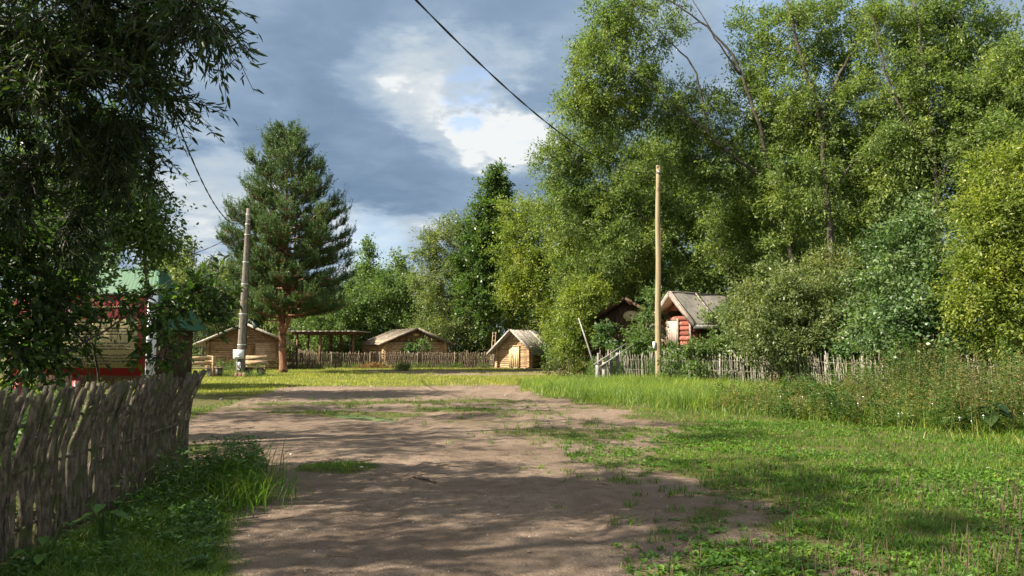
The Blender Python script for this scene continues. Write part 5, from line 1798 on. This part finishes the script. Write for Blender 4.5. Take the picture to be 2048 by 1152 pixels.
# tall brownish mugwort and sorrel on the right
ml, mbn = MB(), MB()
x, y = gr.uniform(4.8, 14, 2600), gr.uniform(11.5, 20, 2600)
e = np.interp(x, [4.8, 6, 7, 8.5, 10, 14], [17.2, 15.6, 14.0, 13.1, 12.7, 12.4])
k = (y > e + gr.uniform(-.3, .8, len(x))) & (y < np.minimum(fence_y(x) - .3, e + 5.5)) & in_view(x, y, .05) & (gr.rand(len(x)) < .4 + .9 * fnoise(x, y, 1.3, 81))
x, y = x[k], y[k]
hh = np.interp(x, [4.8, 7, 9, 12], [.40, .72, 1.35, 1.5]) * (.6 + .7 * fnoise(x, y, 1.6, 83))
br = gr.rand(len(x)) < np.interp(x, [5, 8, 10.5, 13], [.10, .18, .40, .4]) * (.3 + 1.4 * fnoise(x, y, 1.5, 85))
weeds(ml, ml, x[~br], y[~br], hh[~br], 62, .085, .024, spread=.16)
weeds(mbn, mbn, x[br], y[br], hh[br] * 1.05, 70, .055, .016, .35, .16, .8)
mx = MB()
k = gr.rand(len(x)) < .30 * (fnoise(x, y, 1.0, 87) > .48)
weeds(mx, mx, x[k], y[k], hh[k] * 1.12, 90, .10, .040, .12, .30, .5)
weeds(mx, mx, x[k] + gr.normal(0, .12, k.sum()), y[k] + gr.normal(0, .12, k.sum()), hh[k] * .8, 70, .12, .045, .1, .30, .3)
stuff(mx, 'leafy_weeds', 'nettle', 'bushy leafy green weeds standing among the mugwort on the right', 'weeds')
stuff(ml, 'tall_weeds', 'weed', 'tall olive green mugwort weeds at the right edge of the verge', 'weeds')
stuff(mbn, 'brown_weeds', 'weed_brown', 'brown seeding weeds standing among the olive weeds on the right', 'weeds')
# weeds overgrowing the right fence
ml = MB()
x = gr.uniform(3.6, 14, 700)
y = fence_y(x) + gr.normal(0, .55, len(x)) - .2
k = fnoise(x, y, 1.4, 91) > .60
weeds(ml, ml, x[k], y[k], 1.1, 34, .12, .035, .1, .16)
stuff(ml, 'fence_weeds', 'nettle', 'green nettles and creepers growing through the grey wattle fence', 'weeds')
# rough growth under the right wood, behind the fence
ml = MB()
x = gr.uniform(3.5, 16, 2200)
y = fence_y(x) + gr.uniform(.4, 5, len(x))
k = in_view(x, y, .04)
weeds(ml, ml, x[k], y[k], 1.0, 26, .15, .05, .1, .2)
stuff(ml, 'undergrowth', 'far_leaf', 'rough undergrowth below the trees behind the grey fence', 'undergrowth')

# broad leaved plantain carpet with dark seed spikes on the near right verge
mp, ms = MB(), MB()
x, y = scatter(30000, .8, 10.5, 4.3, 15.5, 1.7)
g = lawn(x, y)
pat = fnoise(x, y, 1.9, 101)
k = (gr.rand(len(x)) < g * sstep(.30, .60, pat) * .75) & in_view(x, y) & (y < tall_edge(x) + .5)
x, y = x[k], y[k]
nlf = 6
i = np.repeat(np.arange(len(x)), nlf)
a = gr.uniform(0, 6.28, len(i))
dv = np.stack([np.cos(a), np.sin(a), gr.uniform(.15, 1.0, len(i))], 1)
z = ground_z(x, y)
sz = gr.uniform(.022, .062, len(i))
V, Q = leaf_arrays(np.stack([x[i], y[i], z[i]], 1) + dv * [.012, .012, .02], dv, np.tile([0, 0, 1.], (len(i), 1)) + gr.normal(0, .25, (len(i), 3)), sz, sz * .52, six=True, curl=.2)
mp.add(V, Q)
stuff(mp, 'plantain_cover', 'plantain', 'carpet of broad plantain leaves on the near right verge', 'ground cover')
k = (y < 9.5) & (gr.rand(len(x)) < .30 * sstep(.40, .6, fnoise(x, y, 1.5, 105)))
i = np.repeat(np.where(k)[0], 2)
add_blades(ms, np.stack([x[i] + gr.normal(0, .02, len(i)), y[i] + gr.normal(0, .02, len(i)), z[i]], 1), gr.uniform(.10, .24, len(i)), np.full(len(i), .0075), gr.uniform(0, 6.28, len(i)), gr.uniform(.01, .10, len(i)), nseg=3)
stuff(ms, 'seed_spikes', 'seed', 'dark upright plantain seed spikes among the green leaves', 'seed spikes')
# little upright tufts straying over the sand
mb = MB()
for (cx, cy, rx, ry, n) in ((1.5, 13.4, 2.2, 2.2, 150), (1.4, 10.5, 1.2, 2.2, 90), (-.2, 17.5, 2.2, 2.2, 90), (-2, 19.5, 5, 2, 80), (2.0, 8.4, .8, 1.5, 40), (1.4, 6.2, .6, 1.0, 26), (-3.2, 20.5, 4, 2.2, 120)):
    tx, ty = gr.normal(cx, rx * .5, n), gr.normal(cy, ry * .5, n)
    q = np.repeat(np.arange(n), 16)
    fill(mb, tx[q] + gr.normal(0, .035, len(q)), ty[q] + gr.normal(0, .035, len(q)), np.repeat(gr.uniform(.04, .13, n), 16), .008, .5, 2)
stuff(mb, 'grass_tufts', 'grass', 'scattered small green tufts straying over the bare sand', 'grass')

# verge at the foot of the near fence
mb, ml = MB(), MB()
x, y = gr.uniform(-4.3, -1.6, 90000), gr.uniform(4.2, 10.6, 90000)
lx = np.interp(y, _ld, _lx)
dd = (lx - x) + (fnoise(x, y, .5, 111) - .5) * .7
k = (dd > 0) & (x > FXY(y) + .04)
x, y, dd = x[k], y[k], dd[k]
k = gr.rand(len(x)) < .55
hgt_ = np.minimum(.05 + .20 * dd * (.5 + fnoise(x, y, .6, 113)), .30) * np.interp(y, [4, 6, 7.5, 9], [.55, .6, .9, 1.1]) * sstep(0, .7, x - FXY(y))
fill(mb, x[k], y[k], hgt_[k], .0055, .7, 3, 2)
# long drooping grass tuft at the corner of the verge
for (cx, cy, n, h, s) in ((-3.25, 8.7, 260, .60, .22), (-2.75, 7.6, 420, .34, .26), (-3.0, 8.2, 260, .44, .24), (-3.5, 8.3, 200, .4, .3)):
    fill(mb, gr.normal(cx, s, n), gr.normal(cy, s, n), np.full(n, h), .009, .9, 3, 2.4)
stuff(mb, 'verge_grass', 'grass', 'long green grass of the verge below the near wattle fence', 'grass')
x, y = gr.uniform(-4.2, -2.0, 1500), gr.uniform(4.3, 9.6, 1500)
k = (x > FXY(y) + .06) & (np.interp(y, _ld, _lx) - x > .25) & (gr.rand(len(x)) < 1.3 * fnoise(x, y, .7, 115) ** 1.5)
weeds(ml, ml, x[k], y[k], np.minimum(.45, .1 + .2 * (np.interp(y[k], _ld, _lx) - x[k])) * np.interp(y[k], [4, 6, 7.5, 9], [.5, .6, .9, 1.2]) * (.35 + .65 * sstep(.1, .9, x[k] - FXY(y[k]))), 14, .065, .032, .2, .06, .25, .005)
x, y = gr.normal(-3.25, .28, 110), gr.normal(8.5, .55, 110)
k = (x > FXY(y) + .1) & (x < np.interp(y, _ld, _lx) + .1)
weeds(ml, ml, x[k], y[k], .52, 22, .12, .026, .15, .10, .2, .006)
stuff(ml, 'verge_weeds', 'nettle', 'nettles and broad weeds at the foot of the near wattle fence', 'weeds')
# rank growth behind the near fence
ml = MB()
x, y = gr.uniform(-10, -3.6, 1500), gr.uniform(4, 16, 1500)
k = (x < FXY(y) - .2) & (x < np.where(y > 9.3, np.interp(y, _ld, _lx) - .9, 9))
weeds(ml, ml, x[k], y[k], .8, 18, .11, .05, .1, .12)
stuff(ml, 'shade_weeds', 'nettle', 'rank weeds growing in the shade behind the near fence', 'weeds')
# weeds along the far fence and under the benches
ml = MB()
x = gr.uniform(-19, -1.5, 420)
y = np.interp(x, [-18, -15, -9.3, -1.5], [47, 49.6, 50.9, 51.4]) - gr.uniform(.05, .6, 420)
k = fnoise(x, y, 1.3, 121) > .45
weeds(ml, ml, x[k], y[k], .38, 18, .12, .045, .1, .12)
x, y = gr.normal(-13.4, 1.0, 60), gr.uniform(36.3, 37.6, 60)
weeds(ml, ml, x, y, .35, 18, .10, .04, .1, .1)
x, y = gr.normal(-16.3, 1.0, 70), gr.uniform(41.5, 45, 70)
weeds(ml, ml, x, y, .75, 22, .14, .05, .1, .15)
stuff(ml, 'fence_foot_weeds', 'birch', 'green weeds along the foot of the far wattle fence', 'weeds')
# white and yellow flower heads
mb = MB()
x, y = gr.uniform(4.5, 10, 60), gr.uniform(12.2, 16, 60)
k = y > tall_edge(x) - 1.4
x, y = x[k], y[k]
for a_, b_ in zip(x, y):
    h = gr.uniform(.22, .55)
    mb.tube([(a_ + .02, b_, h - .06), (a_ + .02, b_, h)], .0015, 3, False)
    mb.lathe((a_ + .02, b_, h), [(.006, -.012), (gr.uniform(.007, .016), .0), (.006, .006)], 7, (gr.normal(0, .4), gr.normal(-.3, .4), 1))
stuff(mb, 'white_flowers', 'petal', 'small white flowers dotted along the edge of the weeds', 'flowers')
# fallen leaves and bits of litter on the sand
mb = MB()
x, y = scatter(900, -6, 4, 4.4, 22, 1.8)
k = lawn(x, y) < .4
x, y = x[k], y[k]
a = gr.uniform(0, 6.28, len(x))
V, Q = leaf_arrays(np.stack([x, y, ground_z(x, y) + .006], 1), np.stack([np.cos(a), np.sin(a), gr.uniform(-.05, .3, len(x))], 1), np.tile([0, 0, 1.], (len(x), 1)), gr.uniform(.02, .06, len(x)), gr.uniform(.008, .02, len(x)), six=True, curl=.1)
mb.add(V, Q)
stuff(mb, 'leaf_litter', 'weed_brown', 'dry fallen leaves and litter scattered on the sand', 'leaf litter')

# big leaved plants
def big_leaf_plant(name, label, cat, px, py, d, n, L, Wd, mat, hh):
    b = W(px, py, d)
    root = thing(name, label, cat, (b[0], b[1], 0))
    st, lf = MB(), MB()
    for k in range(n):
        a = gr.uniform(0, 6.28)
        r_, h = gr.uniform(.05, .45) * hh, gr.uniform(.4, 1.0) * hh
        P = [(0, 0, 0), (math.cos(a) * r_ * .5, math.sin(a) * r_ * .5, h * .65), (math.cos(a) * r_, math.sin(a) * r_, h)]
        st.tube(P, [.012, .009, .006], 5, False)
        l_ = L * gr.uniform(.6, 1.1)
        # a broad leaf as a small grid: pointed oval with a sunk midrib and drooping tip
        dv = np.array([math.cos(a), math.sin(a), .1])
        sv = np.array([-math.sin(a), math.cos(a), 0])
        V, nu, nv = [], 7, 5
        for i in range(nu):
            u = i / (nu - 1)
            wv = Wd * l_ / L * .5 * math.sin(math.pi * min(1, u * .93 + .07)) ** .7 * (1 - .25 * u)
            for j in range(nv):
                v = (j / (nv - 1) - .5) * 2
                V.append(np.array(P[2]) + dv * l_ * u + sv * wv * v + np.array([0, 0, -.45 * l_ * u * u + .18 * wv * abs(v) * (1 + .5 * math.sin(9 * u))]))
        lf.add(V, [(i * nv + j, i * nv + j + 1, (i + 1) * nv + j + 1, (i + 1) * nv + j) for i in range(nu - 1) for j in range(nv - 1)])
    st.build('stalks', M['nettle'], root)
    lf.build('leaves', M[mat], root, True)


big_leaf_plant('burdock', 'large dark leaved burdock at the edge of the weeds on the far right', 'plant', 1975, 850, 13.6, 16, .42, .30, 'dark_leaf', .55)
big_leaf_plant('burdock', 'broad leaved burdock against the near fence at the lower left', 'plant', 215, 1000, 5.9, 8, .15, .11, 'nettle', .42)
big_leaf_plant('burdock', 'small burdock near the bottom left corner below the fence sticks', 'plant', 90, 1100, 5.25, 8, .13, .09, 'nettle', .40)

# grit: small stones lying on the sand
mb = MB()
x, y = scatter(3600, -4.5, 3.2, 4.3, 15, 2.0)
k = (lawn(x, y) < .35) & (fnoise(x, y, .8, 131) > .40)
x, y = x[k], y[k]
n = len(x)
s = .0035 + .011 * gr.rand(n) ** 3
dirs = np.array([(1, 0, -.2), (.3, .9, -.2), (-.8, .6, -.2), (-.8, -.6, -.2), (.3, -.9, -.2), (.15, .1, .75)])
V = np.stack([x, y, ground_z(x, y)], 1)[:, None, :] + dirs[None] * s[:, None, None] * gr.uniform(.7, 1.3, (n, 6, 1))
i = np.arange(n)[:, None] * 6
mb.add(V.reshape(-1, 3), np.concatenate([i + np.array([[q, (q + 1) % 5, 5]]) for q in range(5)]))
stuff(mb, 'gravel', 'stone', 'fine gravel scattered over the sandy path', 'gravel')
